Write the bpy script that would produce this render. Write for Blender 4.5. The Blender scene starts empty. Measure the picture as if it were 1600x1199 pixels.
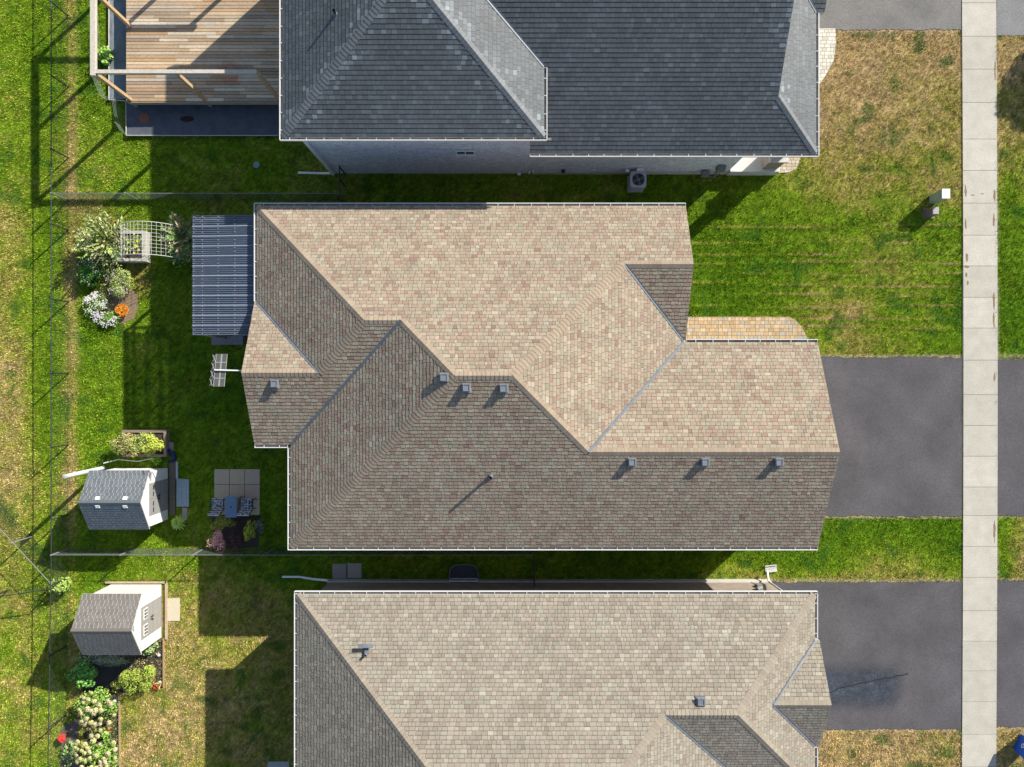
import bpy, math, random
import numpy as np
from mathutils import Vector, Matrix
from mathutils.geometry import tessellate_polygon
random.seed(7); rng = np.random.default_rng(11)
S = bpy.context.scene; COL = S.collection

# ------------------------------------------------------------------ camera, sky, sun
CAMZ = 32.0; FPX = 1152.0
cam = bpy.data.cameras.new("camera"); cam.sensor_width = 36; cam.lens = FPX/1600*36
cam.clip_start = 0.5; cam.clip_end = 2000
co = bpy.data.objects.new("camera", cam); co.location = (0, 0, CAMZ); COL.objects.link(co); S.camera = co
SUN = Vector((1.278, 1.167, 1.0)).normalized()
elev = math.asin(SUN.z); az = math.atan2(SUN.x, SUN.y)
w = bpy.data.worlds.new("World"); S.world = w; w.use_nodes = True
nt = w.node_tree; bg = nt.nodes["Background"]
sky = nt.nodes.new("ShaderNodeTexSky"); sky.sky_type = 'NISHITA'; sky.sun_disc = False
sky.sun_elevation = elev; sky.sun_rotation = az; sky.altitude = 200
nt.links.new(sky.outputs[0], bg.inputs[0]); bg.inputs[1].default_value = 0.10
sl = bpy.data.lights.new("sun", 'SUN'); sl.energy = 5.0; sl.angle = math.radians(0.55); sl.color = (1, .945, .85)
so = bpy.data.objects.new("sun", sl); so.rotation_euler = SUN.to_track_quat('Z', 'Y').to_euler(); COL.objects.link(so)
S.view_settings.view_transform = 'Standard'; S.view_settings.look = 'None'
S.view_settings.gamma = 1; S.view_settings.exposure = 0.68

# ------------------------------------------------------------------ helpers
def P(px, py, z=0.0):
    k = (CAMZ-z)/FPX
    return Vector(((px-800)*k, (599.5-py)*k, z))

class MB:
    def __init__(s): s.v = []; s.f = []; s.c = []; s.smooth = False
    def face(s, pts, col=(1, 1, 1)):
        n = len(s.v); s.v += [tuple(p) for p in pts]; s.f.append(tuple(range(n, n+len(pts)))); s.c.append(col)
    def box(s, c, d, rz=0.0, col=(1, 1, 1), taper=1.0, M=None):
        x, y, z = d[0]/2, d[1]/2, d[2]/2; n = len(s.v)
        for dz in (-1, 1):
            t = taper if dz > 0 else 1
            for a, b in ((-1, -1), (1, -1), (1, 1), (-1, 1)):
                p = Vector((a*x*t, b*y*t, dz*z))
                if M: p = M @ p
                elif rz: p = Matrix.Rotation(rz, 3, 'Z') @ p
                s.v.append(tuple(p+Vector(c)))
        for q in ((3, 2, 1, 0), (4, 5, 6, 7), (0, 1, 5, 4), (1, 2, 6, 5), (2, 3, 7, 6), (3, 0, 4, 7)):
            s.f.append(tuple(n+i for i in q)); s.c.append(col)
        return s
    def tube(s, pts, r, n=8, col=(1, 1, 1), cap=True):
        pts = [Vector(p) for p in pts]; rs = r if isinstance(r, (list, tuple)) else [r]*len(pts)
        rings = []
        for i, p in enumerate(pts):
            d = (pts[min(i+1, len(pts)-1)]-pts[max(i-1, 0)]).normalized()
            up = Vector((0, 0, 1)) if abs(d.z) < .9 else Vector((1, 0, 0))
            a = d.cross(up).normalized(); b = d.cross(a); st = len(s.v)
            for k in range(n):
                t = 2*math.pi*(k+.5)/n; s.v.append(tuple(p+(a*math.cos(t)+b*math.sin(t))*rs[i]))
            rings.append(st)
        for a, b in zip(rings, rings[1:]):
            for k in range(n):
                s.f.append((a+k, a+(k+1) % n, b+(k+1) % n, b+k)); s.c.append(col)
        if cap:
            s.f.append(tuple(rings[0]+k for k in range(n))); s.c.append(col)
            s.f.append(tuple(rings[-1]+k for k in reversed(range(n)))); s.c.append(col)
        return s
    def lathe(s, c, prof, n=16, col=(1, 1, 1)):
        c = Vector(c); st = len(s.v)
        for r, z in prof:
            for k in range(n):
                t = 2*math.pi*k/n; s.v.append((c.x+r*math.cos(t), c.y+r*math.sin(t), c.z+z))
        for i in range(len(prof)-1):
            for k in range(n):
                a = st+i*n; s.f.append((a+k, a+(k+1) % n, a+n+(k+1) % n, a+n+k)); s.c.append(col)
        s.f.append(tuple(st+(len(prof)-1)*n+k for k in range(n))); s.c.append(col)
        return s
    def prism(s, poly, z0, z1, col=(1, 1, 1)):
        n = len(poly); st = len(s.v)
        for z in (z0, z1):
            for p in poly: s.v.append((p[0], p[1], z))
        s.f.append(tuple(st+i for i in reversed(range(n)))); s.c.append(col)
        s.f.append(tuple(st+n+i for i in range(n))); s.c.append(col)
        for i in range(n):
            j = (i+1) % n; s.f.append((st+i, st+j, st+n+j, st+n+i)); s.c.append(col)
        return s
    def build(s, name, mat, parent=None, smooth=False):
        me = bpy.data.meshes.new(name); me.from_pydata(s.v, [], s.f)
        at = me.color_attributes.new("Col", 'FLOAT_COLOR', 'CORNER')
        tot = np.array([len(f) for f in s.f]); arr = np.repeat(np.array(s.c, dtype=np.float32), tot, axis=0)
        arr = np.hstack([arr, np.ones((len(arr), 1), np.float32)]); at.data.foreach_set("color", arr.ravel())
        me.materials.append(mat)
        if smooth: me.polygons.foreach_set("use_smooth", [True]*len(me.polygons))
        o = bpy.data.objects.new(name, me); COL.objects.link(o)
        if parent: o.parent = parent; o.matrix_parent_inverse = Matrix.Translation(-parent.location)
        return o

def thing(name, label, cat, loc=(0, 0, 0), group=None):
    o = bpy.data.objects.new(name, None); COL.objects.link(o); o.location = loc; o.empty_display_size = .2
    tag(o, label, cat, group); return o
def tag(o, label, cat, group=None):
    o['label'] = label; o['category'] = cat
    if group: o['group'] = group
    return o
def struct(o): o['kind'] = 'structure'; return o

# ------------------------------------------------------------------ materials
def mat(name, base=(.5, .5, .5), rough=.8, col=False, noise=0.0, nscale=30, bump=0.0, bscale=80, metallic=0.0,
        nscale2=0, noise2=0.0, alpha=1.0, spec=0.3, build=None, trans=0.0):
    m = bpy.data.materials.new(name); m.use_nodes = True; T = m.node_tree; b = T.nodes["Principled BSDF"]
    b.inputs["Roughness"].default_value = rough; b.inputs["Metallic"].default_value = metallic
    b.inputs["Specular IOR Level"].default_value = spec
    if alpha < 1: b.inputs["Alpha"].default_value = alpha
    geo = T.nodes.new("ShaderNodeNewGeometry"); cur = None
    if col:
        a = T.nodes.new("ShaderNodeAttribute"); a.attribute_name = "Col"; cur = a.outputs["Color"]
    else:
        r = T.nodes.new("ShaderNodeRGB"); r.outputs[0].default_value = (*base, 1); cur = r.outputs[0]
    if build: cur = build(T, geo, cur)
    for amt, sc in ((noise, nscale), (noise2, nscale2)):
        if amt:
            n = T.nodes.new("ShaderNodeTexNoise"); n.inputs["Scale"].default_value = sc; n.inputs["Detail"].default_value = 4
            T.links.new(geo.outputs["Position"], n.inputs["Vector"])
            mr = T.nodes.new("ShaderNodeMapRange"); mr.inputs[1].default_value = .25; mr.inputs[2].default_value = .75
            mr.inputs[3].default_value = 1-amt; mr.inputs[4].default_value = 1+amt
            T.links.new(n.outputs[0], mr.inputs[0])
            mx = T.nodes.new("ShaderNodeVectorMath"); mx.operation = 'SCALE'
            T.links.new(cur, mx.inputs[0]); T.links.new(mr.outputs[0], mx.inputs["Scale"]); cur = mx.outputs[0]
    T.links.new(cur, b.inputs["Base Color"])
    if bump:
        n = T.nodes.new("ShaderNodeTexNoise"); n.inputs["Scale"].default_value = bscale; n.inputs["Detail"].default_value = 3
        T.links.new(geo.outputs["Position"], n.inputs["Vector"])
        bp = T.nodes.new("ShaderNodeBump"); bp.inputs["Strength"].default_value = bump; bp.inputs["Distance"].default_value = .02
        T.links.new(n.outputs[0], bp.inputs["Height"]); T.links.new(bp.outputs[0], b.inputs["Normal"])
    if trans: b.inputs["Transmission Weight"].default_value = trans
    return m

def brick_build(c1, c2, mortar, w=.21, h=.075):
    def f(T, geo, cur):
        sp = T.nodes.new("ShaderNodeSeparateXYZ"); T.links.new(geo.outputs["Position"], sp.inputs[0])
        ad = T.nodes.new("ShaderNodeMath"); T.links.new(sp.outputs[0], ad.inputs[0]); T.links.new(sp.outputs[1], ad.inputs[1])
        cb = T.nodes.new("ShaderNodeCombineXYZ"); T.links.new(ad.outputs[0], cb.inputs[0]); T.links.new(sp.outputs[2], cb.inputs[1])
        br = T.nodes.new("ShaderNodeTexBrick"); br.inputs["Scale"].default_value = 1
        br.inputs["Brick Width"].default_value = w; br.inputs["Row Height"].default_value = h
        br.inputs["Mortar Size"].default_value = .007; br.inputs["Color1"].default_value = (*c1, 1)
        br.inputs["Color2"].default_value = (*c2, 1); br.inputs["Mortar"].default_value = (*mortar, 1)
        T.links.new(cb.outputs[0], br.inputs["Vector"]); return br.outputs[0]
    return f

M = {}
M['shingle'] = mat('shingle', col=True, rough=.95, noise=.28, nscale=55, noise2=.10, nscale2=.9, bump=.35, bscale=120, spec=.1)
M['darkshingle'] = mat('dark shingle', col=True, rough=.62, noise=.25, nscale=55, noise2=.12, nscale2=.7, bump=.3, bscale=120, spec=.5)
M['gutter'] = mat('white aluminium', (.78, .78, .76), .35, noise=.06, nscale=4, spec=.5)
M['gutterdirt'] = mat('gutter sediment', (.22, .19, .14), .95, noise=.5, nscale=14)
M['flash'] = mat('valley flashing', (.155, .17, .19), .55, noise=.2, nscale=3, metallic=.3)
M['vent'] = mat('vent plastic', (.17, .185, .205), .45, noise=.12, nscale=9, spec=.4)
M['dark'] = mat('dark void', (.02, .02, .022), .9)
M['black'] = mat('black plastic', (.03, .03, .033), .5)
M['brickA'] = mat('grey brick', rough=.9, noise=.12, nscale=2.2, noise2=.28, nscale2=9, bump=.3, build=brick_build((.74, .77, .84), (.56, .59, .67), (.80, .80, .82)))
M['brickB'] = mat('brown brick', rough=.9, noise=.12, nscale=2.2, bump=.2, build=brick_build((.32, .25, .20), (.26, .20, .165), (.38, .35, .31)))
M['conc'] = mat('foundation concrete', (.50, .49, .46), .9, noise=.12, nscale=3, noise2=.06, nscale2=30)
M['walk'] = mat('sidewalk concrete', col=True, rough=.9, noise=.10, nscale=2.0, noise2=.16, nscale2=20, bump=.15, bscale=90)
M['asph'] = mat('asphalt', col=True, rough=.88, noise=.24, nscale=.6, noise2=.30, nscale2=24, bump=.4, bscale=40)
M['paver'] = mat('pavers', col=True, rough=.9, noise=.12, nscale=20, bump=.2)
M['wood'] = mat('weathered wood', col=True, rough=.8, noise=.16, nscale=12, noise2=.1, nscale2=1.5, bump=.2)
M['ground'] = mat('soil and thatch', col=True, rough=1, noise=.38, nscale=26, noise2=.25, nscale2=5, bump=.9, bscale=30, spec=.05)
M['grass'] = mat('grass blades', col=True, rough=.8, spec=.05)
M['leaf'] = mat('leaves', col=True, rough=.8, spec=.05)
M['petal'] = mat('petals', col=True, rough=.8, spec=.1)
M['metal'] = mat('galvanised steel', (.21, .22, .22), .7, metallic=.2, noise=.1, nscale=10)
M['wire'] = mat('fence wire', (.045, .05, .047), .55, metallic=.3)
M['paint'] = mat('painted plastic', col=True, rough=.5, noise=.05, nscale=6)
M['glass'] = mat('window glass', (.03, .035, .045), .08, spec=.8)
M['poly'] = mat('corrugated polycarbonate', (.095, .122, .170), .3, noise=.12, nscale=2.5, spec=.6, alpha=.86)
M['fabric'] = mat('landscape fabric', (.085, .095, .115), .75, noise=.2, nscale=3, noise2=.15, nscale2=60, bump=.4, bscale=14)
M['mulch'] = mat('mulch', col=True, rough=1, noise=.5, nscale=30, bump=1.0, bscale=40)
M['bark'] = mat('bark', (.12, .09, .065), .95, noise=.3, nscale=18, bump=.6, bscale=40)
M['soil'] = mat('soil', (.07, .052, .036), 1, noise=.4, nscale=25, bump=.8)

# ------------------------------------------------------------------ ground colours (dry and green areas of turf, mowing lines with painted shade)
def vnoise(x, y, sc, seed):
    xs = x*sc+seed*17.3; ys = y*sc+seed*9.1; xi = np.floor(xs).astype(int); yi = np.floor(ys).astype(int)
    fx = xs-xi; fy = ys-yi; fx = fx*fx*(3-2*fx); fy = fy*fy*(3-2*fy)
    def h(a, b):
        n = (a*374761393+b*668265263+seed*974711) & 0x7fffffff; n = (n ^ (n >> 13))*1274126177 & 0x7fffffff
        return ((n ^ (n >> 16)) & 0xffff)/65535.
    return (h(xi, yi)*(1-fx)+h(xi+1, yi)*fx)*(1-fy)+(h(xi, yi+1)*(1-fx)+h(xi+1, yi+1)*fx)*fy
def fbm(x, y, sc, seed, o=4):
    t = 0; a = .5
    for i in range(o): t = t+a*vnoise(x, y, sc*2**i, seed+i); a *= .5
    return t/(1-.5**o)

# (px, py, rx, ry, target dryness, weight)
DRY = [(1395, 150, 150, 110, 1.0, 3.5), (1300, 90, 60, 60, 1.0, 2), (195, 425, 24, 25, .85, 4), (1480, 200, 30, 120, .65, 2), (1400, 285, 160, 25, .5, 1.2),
       (1150, 420, 120, 90, .02, 3), (1200, 335, 130, 40, .14, 3), (1350, 465, 75, 72, .70, 5), (1450, 430, 60, 110, .06, 3),
       (1430, 330, 60, 45, .30, 2), (1330, 538, 70, 22, .55, 2), (1470, 540, 40, 20, .3, 2),
       (1330, 850, 190, 42, .08, 4), (1400, 880, 45, 22, .85, 3), (1160, 893, 40, 16, .75, 2.5), (1380, 905, 150, 9, .85, 3),
       (1390, 1175, 160, 38, 1.0, 5), (1480, 1160, 25, 30, .6, 2),
       (1585, 190, 30, 120, .78, 3), (1585, 430, 30, 130, .05, 4), (1570, 860, 12, 50, .2, 3), (1592, 860, 14, 40, .8, 3), (1585, 1175, 30, 40, 1.0, 4),
       (20, 90, 70, 120, .28, 2), (30, 250, 60, 80, .30, 2), (12, 430, 28, 120, .60, 3), (8, 640, 38, 130, .68, 3), (45, 640, 14, 160, .3, 2), (68, 560, 16, 220, .16, 3), (65, 300, 20, 120, .3, 2),
       (35, 770, 45, 50, .66, 2), (60, 870, 50, 60, .36, 2), (20, 1080, 35, 130, .52, 3), (50, 960, 30, 40, .5, 2),
       (110, 180, 5, 190, .70, 4), (112, 470, 5, 260, .80, 4), (110, 660, 7, 120, .88, 4), (150, 110, 25, 110, .26, 2), (165, 240, 45, 40, .34, 2), (150, 335, 35, 18, .75, 3),
       (160, 600, 35, 110, .22, 3), (200, 330, 50, 20, .3, 2), (300, 600, 120, 250, .28, 2), (165, 700, 40, 40, .4, 2),
       (215, 880, 120, 20, .25, 3), (320, 250, 100, 60, .42, 2), (700, 290, 300, 20, .45, 2), (700, 885, 350, 22, .25, 2),
       (280, 1080, 60, 110, .76, 4), (350, 960, 60, 60, .72, 3), (400, 1120, 60, 90, .70, 3), (250, 1170, 60, 40, .72, 2), (150, 950, 10, 40, .5, 2)]
def dryness(x, y):
    px = 800+x*36; py = 599.5-y*36
    num = np.full_like(x, .45*.02); den = np.full_like(x, .02)
    for a, b, rx, ry, d, wt in DRY:
        g = wt*np.exp(-.5*(((px-a)/rx)**2+((py-b)/ry)**2)*1.1); num += g*d; den += g
    d = num/den
    n = fbm(x, y, .55, 3)*.5+fbm(x, y, 2.6, 9, 3)*.27+vnoise(x, y, 21., 13)*.23
    d = d+(n-.5)*(.75+.75*np.clip(d*1.6, 0, 1))*(1-.35*np.abs(d-.5)*2)
    front = (px > 1080) & (px < 1500) & (py > 345) & (py < 545)
    for yy in (353, 380, 397, 411, 427, 445, 462, 478, 496, 512):
        yl = yy+(px-1290)*.006+2.5*np.sin(px*.011+yy)
        d = d+np.where(front, .42*np.exp(-((py-yl)/1.1)**2)*(.3+vnoise(x, y*.2, .5, 5))-.22*np.exp(-((py-yl-3.5)/1.6)**2), 0)  # pale mowing lines; the shadow line beside each is painted as lower dryness
    return np.clip(d, 0, 1)
G0 = np.array([.110, .235, .010]); G1 = np.array([.225, .355, .018]); G2 = np.array([.42, .375, .085]); G3 = np.array([.60, .435, .215])
def turf(x, y, jit=None):
    d = dryness(x, y)
    if jit is not None: d = np.clip(d+jit, 0, 1)
    t = d[:, None]
    c = np.where(t < .35, G0+(G1-G0)*(t/.35), np.where(t < .7, G1+(G2-G1)*((t-.35)/.35), G2+(G3-G2)*((t-.7)/.3)))
    patch = fbm(x, y, 3.5, 21, 3)[:, None]
    c = c*(.72+.56*patch)
    tuft = vnoise(x, y, 13., 91)*.35+vnoise(x, y, 27., 92)*.65; c = c*(.30+1.4*tuft)[:, None]
    weeds = np.clip((fbm(x, y, 1.7, 33, 3)-.62)*7, 0, 1)[:, None]*.6
    return c*(1-weeds)+np.array([.05, .17, .022])*weeds

# ------------------------------------------------------------------ ground sheet
xs = np.concatenate([[-900, -300, -120, -60, -35], np.arange(-25, 25.01, .1), [28, 35, 60, 120, 300, 900]])
ys = np.concatenate([[-900, -300, -120, -60, -30], np.arange(-19, 19.01, .1), [25, 35, 60, 120, 300, 900]])
X, Y = np.meshgrid(xs, ys); nx, ny = len(xs), len(ys)
me = bpy.data.meshes.new('ground')
V = np.stack([X.ravel(), Y.ravel(), np.zeros(nx*ny)], 1)
I = (np.arange(ny-1)[:, None]*nx+np.arange(nx-1)[None, :]).ravel()
F = np.stack([I, I+1, I+nx+1, I+nx], 1)
me.from_pydata([], [], []); me.vertices.add(len(V)); me.vertices.foreach_set('co', V.ravel().astype(np.float32))
me.loops.add(len(F)*4); me.loops.foreach_set('vertex_index', F.ravel().astype(np.int32))
me.polygons.add(len(F)); me.polygons.foreach_set('loop_start', np.arange(0, len(F)*4, 4, dtype=np.int32))
me.update(calc_edges=True)
at = me.color_attributes.new("Col", 'FLOAT_COLOR', 'POINT')
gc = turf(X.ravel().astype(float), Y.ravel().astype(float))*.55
# bare trodden strip behind the fence line, sandy crumbs at the paving edges
Xf, Yf = X.ravel(), Y.ravel()
def edge(y0, x0, x1, wd=.07):
    return np.exp(-((Yf-y0+.05*(vnoise(Xf, Yf*0, 2.2, 4)-.5))/wd)**2)*((Xf > x0) & (Xf < x1))
sand = np.zeros_like(Xf)
for yy, x0, x1 in ((1.17, 11, 30), (-5.78, 11, 30), (-8.56, 9, 30), (-15.02, 11, 30), (15.3, 13, 19.4)):
    sand = np.maximum(sand, edge(yy, x0, x1))
sand = np.maximum(sand, np.exp(-((Xf-21.04)/.07)**2)*(vnoise(Xf*0, Yf, 1.1, 6) > .35))
strip = np.exp(-((Xf+19.05)/.22)**2)*np.clip(fbm(Xf, Yf, .6, 41)*2-.55, 0, 1)*(Yf > -5)
gc = gc*(1-sand[:, None]*.85)+np.array([.45, .34, .22])*sand[:, None]*.85
gc = gc*(1-strip[:, None]*.7)+np.array([.33, .22, .11])*strip[:, None]*.7
far = (np.abs(Xf) > 24.85) | (np.abs(Yf) > 18.85); gc[far] = np.array([.095, .125, .016])
at.data.foreach_set('color', np.hstack([gc, np.ones((len(gc), 1))]).astype(np.float32).ravel())
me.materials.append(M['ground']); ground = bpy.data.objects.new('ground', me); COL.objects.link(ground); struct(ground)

# ------------------------------------------------------------------ paving
NOGRASS = []           # convex world polygons kept free of blades
def rect(x0, y0, x1, y1): return [(x0, y0), (x1, y0), (x1, y1), (x0, y1)]
SWL, SWR = 19.52, 21.0
joints = [-45, 5.5, 57.6, 109, 161, 218, 267, 318, 368, 416, 465, 513, 563, 617, 665, 713, 761, 805.5, 854, 902, 954, 1001.6, 1048, 1096, 1147, 1197, 1247]
m = MB()
jw = [(599.5-j)/36 for j in joints]
def swx(y): return .05*math.cos(y*.11)+.0
for i in range(-12, len(jw)+11):
    if i < 0: a, b = jw[0]-(i+1)*-1.4+0, jw[0]-i*-1.4*-1
    if 0 <= i < len(jw)-1: a, b = jw[i], jw[i+1]
    elif i < 0: a = jw[0]+(-i)*1.4; b = a-1.4
    else: a = jw[-1]-(i-len(jw)+1)*1.4; b = a-1.4
    g = random.uniform(.92, 1.06); c = (.455*g, .43*g, .36*g)
    q = .008; ya, yb = a-q, b+q
    poly = [(SWL+swx(yb), yb), (SWR+swx(yb), yb), (SWR+swx(ya), ya), (SWL+swx(ya), ya)]
    m.prism(poly, -.05, .045, c)
m.prism(rect(SWL+.02, -40, SWR-.02, 40), -.06, .030, (.22, .2, .17))
struct(m.build('sidewalk', M['walk']))
m = MB(); r = random.Random(31)
for px, py, a_, b_ in ((1511, 402, .07, .22), (1511, 417, .12, .06), (1510, 430, .06, .10), (1512, 442, .05, .10), (1509, 300, .05, .30), (1509, 350, .04, .25), (1554, 305, .05, .3), (1553, 345, .05, .35), (1553, 470, .05, .4), (1554, 830, .05, .5), (1553, 500, .04, .4), (1555, 110, .03, .5), (1520, 305, .1, .03), (1535, 303, .1, .02), (1554, 590, .04, .2)):
    c = P(px, py, .047); n = 22; pts = []
    for i in range(n):
        t = 2*math.pi*i/n; k = r.uniform(.55, 1.15); pts.append((c.x+math.cos(t)*a_*k, c.y+math.sin(t)*b_*k, .0485))
    m.face(pts, (.24, .165, .095))
struct(m.build('sidewalk_dirt', M['mulch']))
NOGRASS.append(rect(SWL+.03, -40, SWR-.06, 40))

def patchy(name, poly, z, col, mt=None, cracks=None):
    m = MB(); m.prism(poly, -.05, z, col); return struct(m.build(name, mt or M['asph']))
blk = (.088, .083, .088)
def wavy(x0, x1, y, amp, n=60, seed=1):
    r = random.Random(seed); out = []; o = 0
    for i in range(n+1):
        o = o*.7+r.uniform(-amp, amp); out.append((x0+(x1-x0)*i/n, y+o))
    return out
def drive(name, x0, x1, ytop, ybot, col, s):
    poly = wavy(x0, x1, ybot, .03, 120, seed=s)+wavy(x1, x0, ytop, .03, 120, seed=s+1)
    NOGRASS.append(rect(x0, ybot, x1, ytop)); return patchy(name, poly, .02, col)
drive('driveway', 11.2, SWL, 1.15, -5.76, blk, 3)
drive('driveway', 11.0, SWL, -8.60, -15.0, blk, 9)
drive('driveway', 11.2, SWL, 21, 15.35, (.17, .163, .152), 15)
for yt, yb, c, s in ((1.08, -5.72, blk, 21), (-8.55, -14.9, blk, 25), (21, 15.1, (.19, .19, .19), 29)):
    drive('driveway_apron', SWR+.02, 29.4, yt, yb, c, s)
m = MB(); m.prism(rect(29.65, -200, 38, 200), -.3, .012, (.10, .10, .10)); struct(m.build('road', M['asph']))
m = MB(); m.box((29.57, 0, -.02), (.15, 400, .24), col=(.5, .49, .45)); m.box((38.08, 0, 0), (.15, 400, .24), col=(.5, .49, .45)); struct(m.build('kerb', M['walk']))
NOGRASS.append(rect(29.4, -40, 39, 40))
# wet sealer patch and long crack in the lower driveway
m = MB(); r = random.Random(4)
def stainmat():
    def f(T, geo, cur):
        n = T.nodes.new("ShaderNodeTexNoise"); n.inputs["Scale"].default_value = 1.4; n.inputs["Detail"].default_value = 6
        T.links.new(geo.outputs["Position"], n.inputs["Vector"]); return cur
    m = mat('dark oil patch', (.05, .065, .09), .7, noise=.55, nscale=16, noise2=.5, nscale2=2.2); T = m.node_tree; b = T.nodes["Principled BSDF"]
    geo = T.nodes.new("ShaderNodeNewGeometry"); sp = T.nodes.new("ShaderNodeSeparateXYZ"); T.links.new(geo.outputs["Position"], sp.inputs[0])
    def axis(o, c, hw, soft):
        a = T.nodes.new("ShaderNodeMath"); a.operation = 'SUBTRACT'; T.links.new(o, a.inputs[0]); a.inputs[1].default_value = c
        q = T.nodes.new("ShaderNodeMath"); q.operation = 'ABSOLUTE'; T.links.new(a.outputs[0], q.inputs[0])
        mr = T.nodes.new("ShaderNodeMapRange"); mr.interpolation_type = 'SMOOTHSTEP'; mr.inputs[1].default_value = hw; mr.inputs[2].default_value = hw+soft
        mr.inputs[3].default_value = 1; mr.inputs[4].default_value = 0; T.links.new(q.outputs[0], mr.inputs[0]); return mr.outputs[0]
    ax = axis(sp.outputs[0], 14.9, 1.3, 1.0); ay = axis(sp.outputs[1], -13.15, .25, 1.0)
    n = T.nodes.new("ShaderNodeTexNoise"); n.inputs["Scale"].default_value = 9; n.inputs["Detail"].default_value = 6; n.inputs["Roughness"].default_value = .8
    T.links.new(geo.outputs["Position"], n.inputs["Vector"])
    mr = T.nodes.new("ShaderNodeMapRange"); mr.inputs[1].default_value = .35; mr.inputs[2].default_value = .62; mr.inputs[3].default_value = .25; mr.inputs[4].default_value = .95; T.links.new(n.outputs[0], mr.inputs[0])
    p = T.nodes.new("ShaderNodeMath"); p.operation = 'MULTIPLY'; T.links.new(ax, p.inputs[0]); T.links.new(ay, p.inputs[1])
    p2 = T.nodes.new("ShaderNodeMath"); p2.operation = 'MULTIPLY'; T.links.new(p.outputs[0], p2.inputs[0]); T.links.new(mr.outputs[0], p2.inputs[1])
    T.links.new(p2.outputs[0], b.inputs["Alpha"]); return m
m.face([(12.4, -14.4, .025), (17.4, -14.4, .025), (17.4, -11.9, .025), (12.4, -11.9, .025)])
struct(m.build('driveway_stain', stainmat()))
m = MB(); cr = [(1297, 1082), (1310, 1076), (1330, 1071), (1350, 1067), (1372, 1062), (1395, 1058), (1415, 1054), (1420, 1053)]
pts = [P(a, b, .031) for a, b in cr]; prev = None
for i in range(len(pts)-1):
    for k in range(6):
        a = pts[i].lerp(pts[i+1], k/6); a = a+Vector((0, r.uniform(-.02, .02), 0))
        if prev: m.face([prev+Vector((0, -.028, 0)), a+Vector((0, -.028, 0)), a+Vector((0, .02, 0)), prev+Vector((0, .02, 0))])
        prev = a
struct(m.build('driveway_crack', M['dark']))

def pavers(name, outline, z, cols, w=.16, h=.16, seed=1):
    tri = tri2(outline); m = MB(); r = random.Random(seed)
    xs_ = [p[0] for p in outline]; ys_ = [p[1] for p in outline]; y = min(ys_); row = 0
    while y < max(ys_):
        x = min(xs_)-(.5*w if row % 2 else 0)
        while x < max(xs_):
            ww = w*r.choice((1, 1, .5, 1.5)) if w < .3 else w
            c = r.choice(cols); g = r.uniform(.88, 1.1); c = tuple(q*g for q in c)
            for t in tri:
                q = clip(clip(clip(clip([Vector(p) for p in t], 0, x+.006, 1), 0, x+ww-.006, -1), 1, y+.006, 1), 1, y+h-.006, -1)
                if len(q) > 2:
                    m.face([(p[0], p[1], z) for p in q], c)
            x += ww
        y += h; row += 1
    for t in tri: m.face([(p[0], p[1], z-.008) for p in t], (.13, .11, .08))
    return struct(m.build(name, M['paver']))
def tri2(poly):
    v = [Vector((p[0], p[1], 0)) for p in poly]
    out = []
    for t in tessellate_polygon([v]):
        a = [Vector((v[i].x, v[i].y)) for i in t]
        ar = (a[1]-a[0]).cross(a[2]-a[0])
        if abs(ar) < 1e-9: continue
        out.append(a if ar > 0 else a[::-1])
    return out
def clip(poly, ax, val, sg):
    out = []
    n = len(poly)
    for i in range(n):
        a, b = poly[i], poly[(i+1) % n]; da = (a[ax]-val)*sg; db = (b[ax]-val)*sg
        if da >= 0: out.append(a)
        if (da > 0 and db < 0) or (da < 0 and db > 0): out.append(a.lerp(b, da/(da-db)))
    return out
wk = [(9.6-3.6, 2.9), (12.0, 2.9)]+[tuple(P(a, b)[:2]) for a, b in ((1242, 500), (1252, 510), (1262, 530), (1270, 556))]+[(12.9, .8), (6, .8)]
pavers('paver_walk', wk, .03, [(.50, .37, .21), (.46, .32, .18), (.40, .37, .30), (.55, .42, .26)], seed=5)
NOGRASS.append(rect(6, 1, 12.3, 2.86))
wk = [tuple(P(a, b)[:2]) for a, b in ((1262, 45), (1305, 45), (1306, 70), (1302, 95), (1290, 118), (1282, 130), (1262, 150))]
pavers('paver_walk', wk, .03, [(.60, .56, .46), (.54, .50, .41), (.64, .59, .50)], seed=6)
NOGRASS.append([tuple(P(a, b)[:2]) for a, b in ((1262, 150), (1285, 126), (1303, 95), (1305, 45), (1262, 45))])

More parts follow.
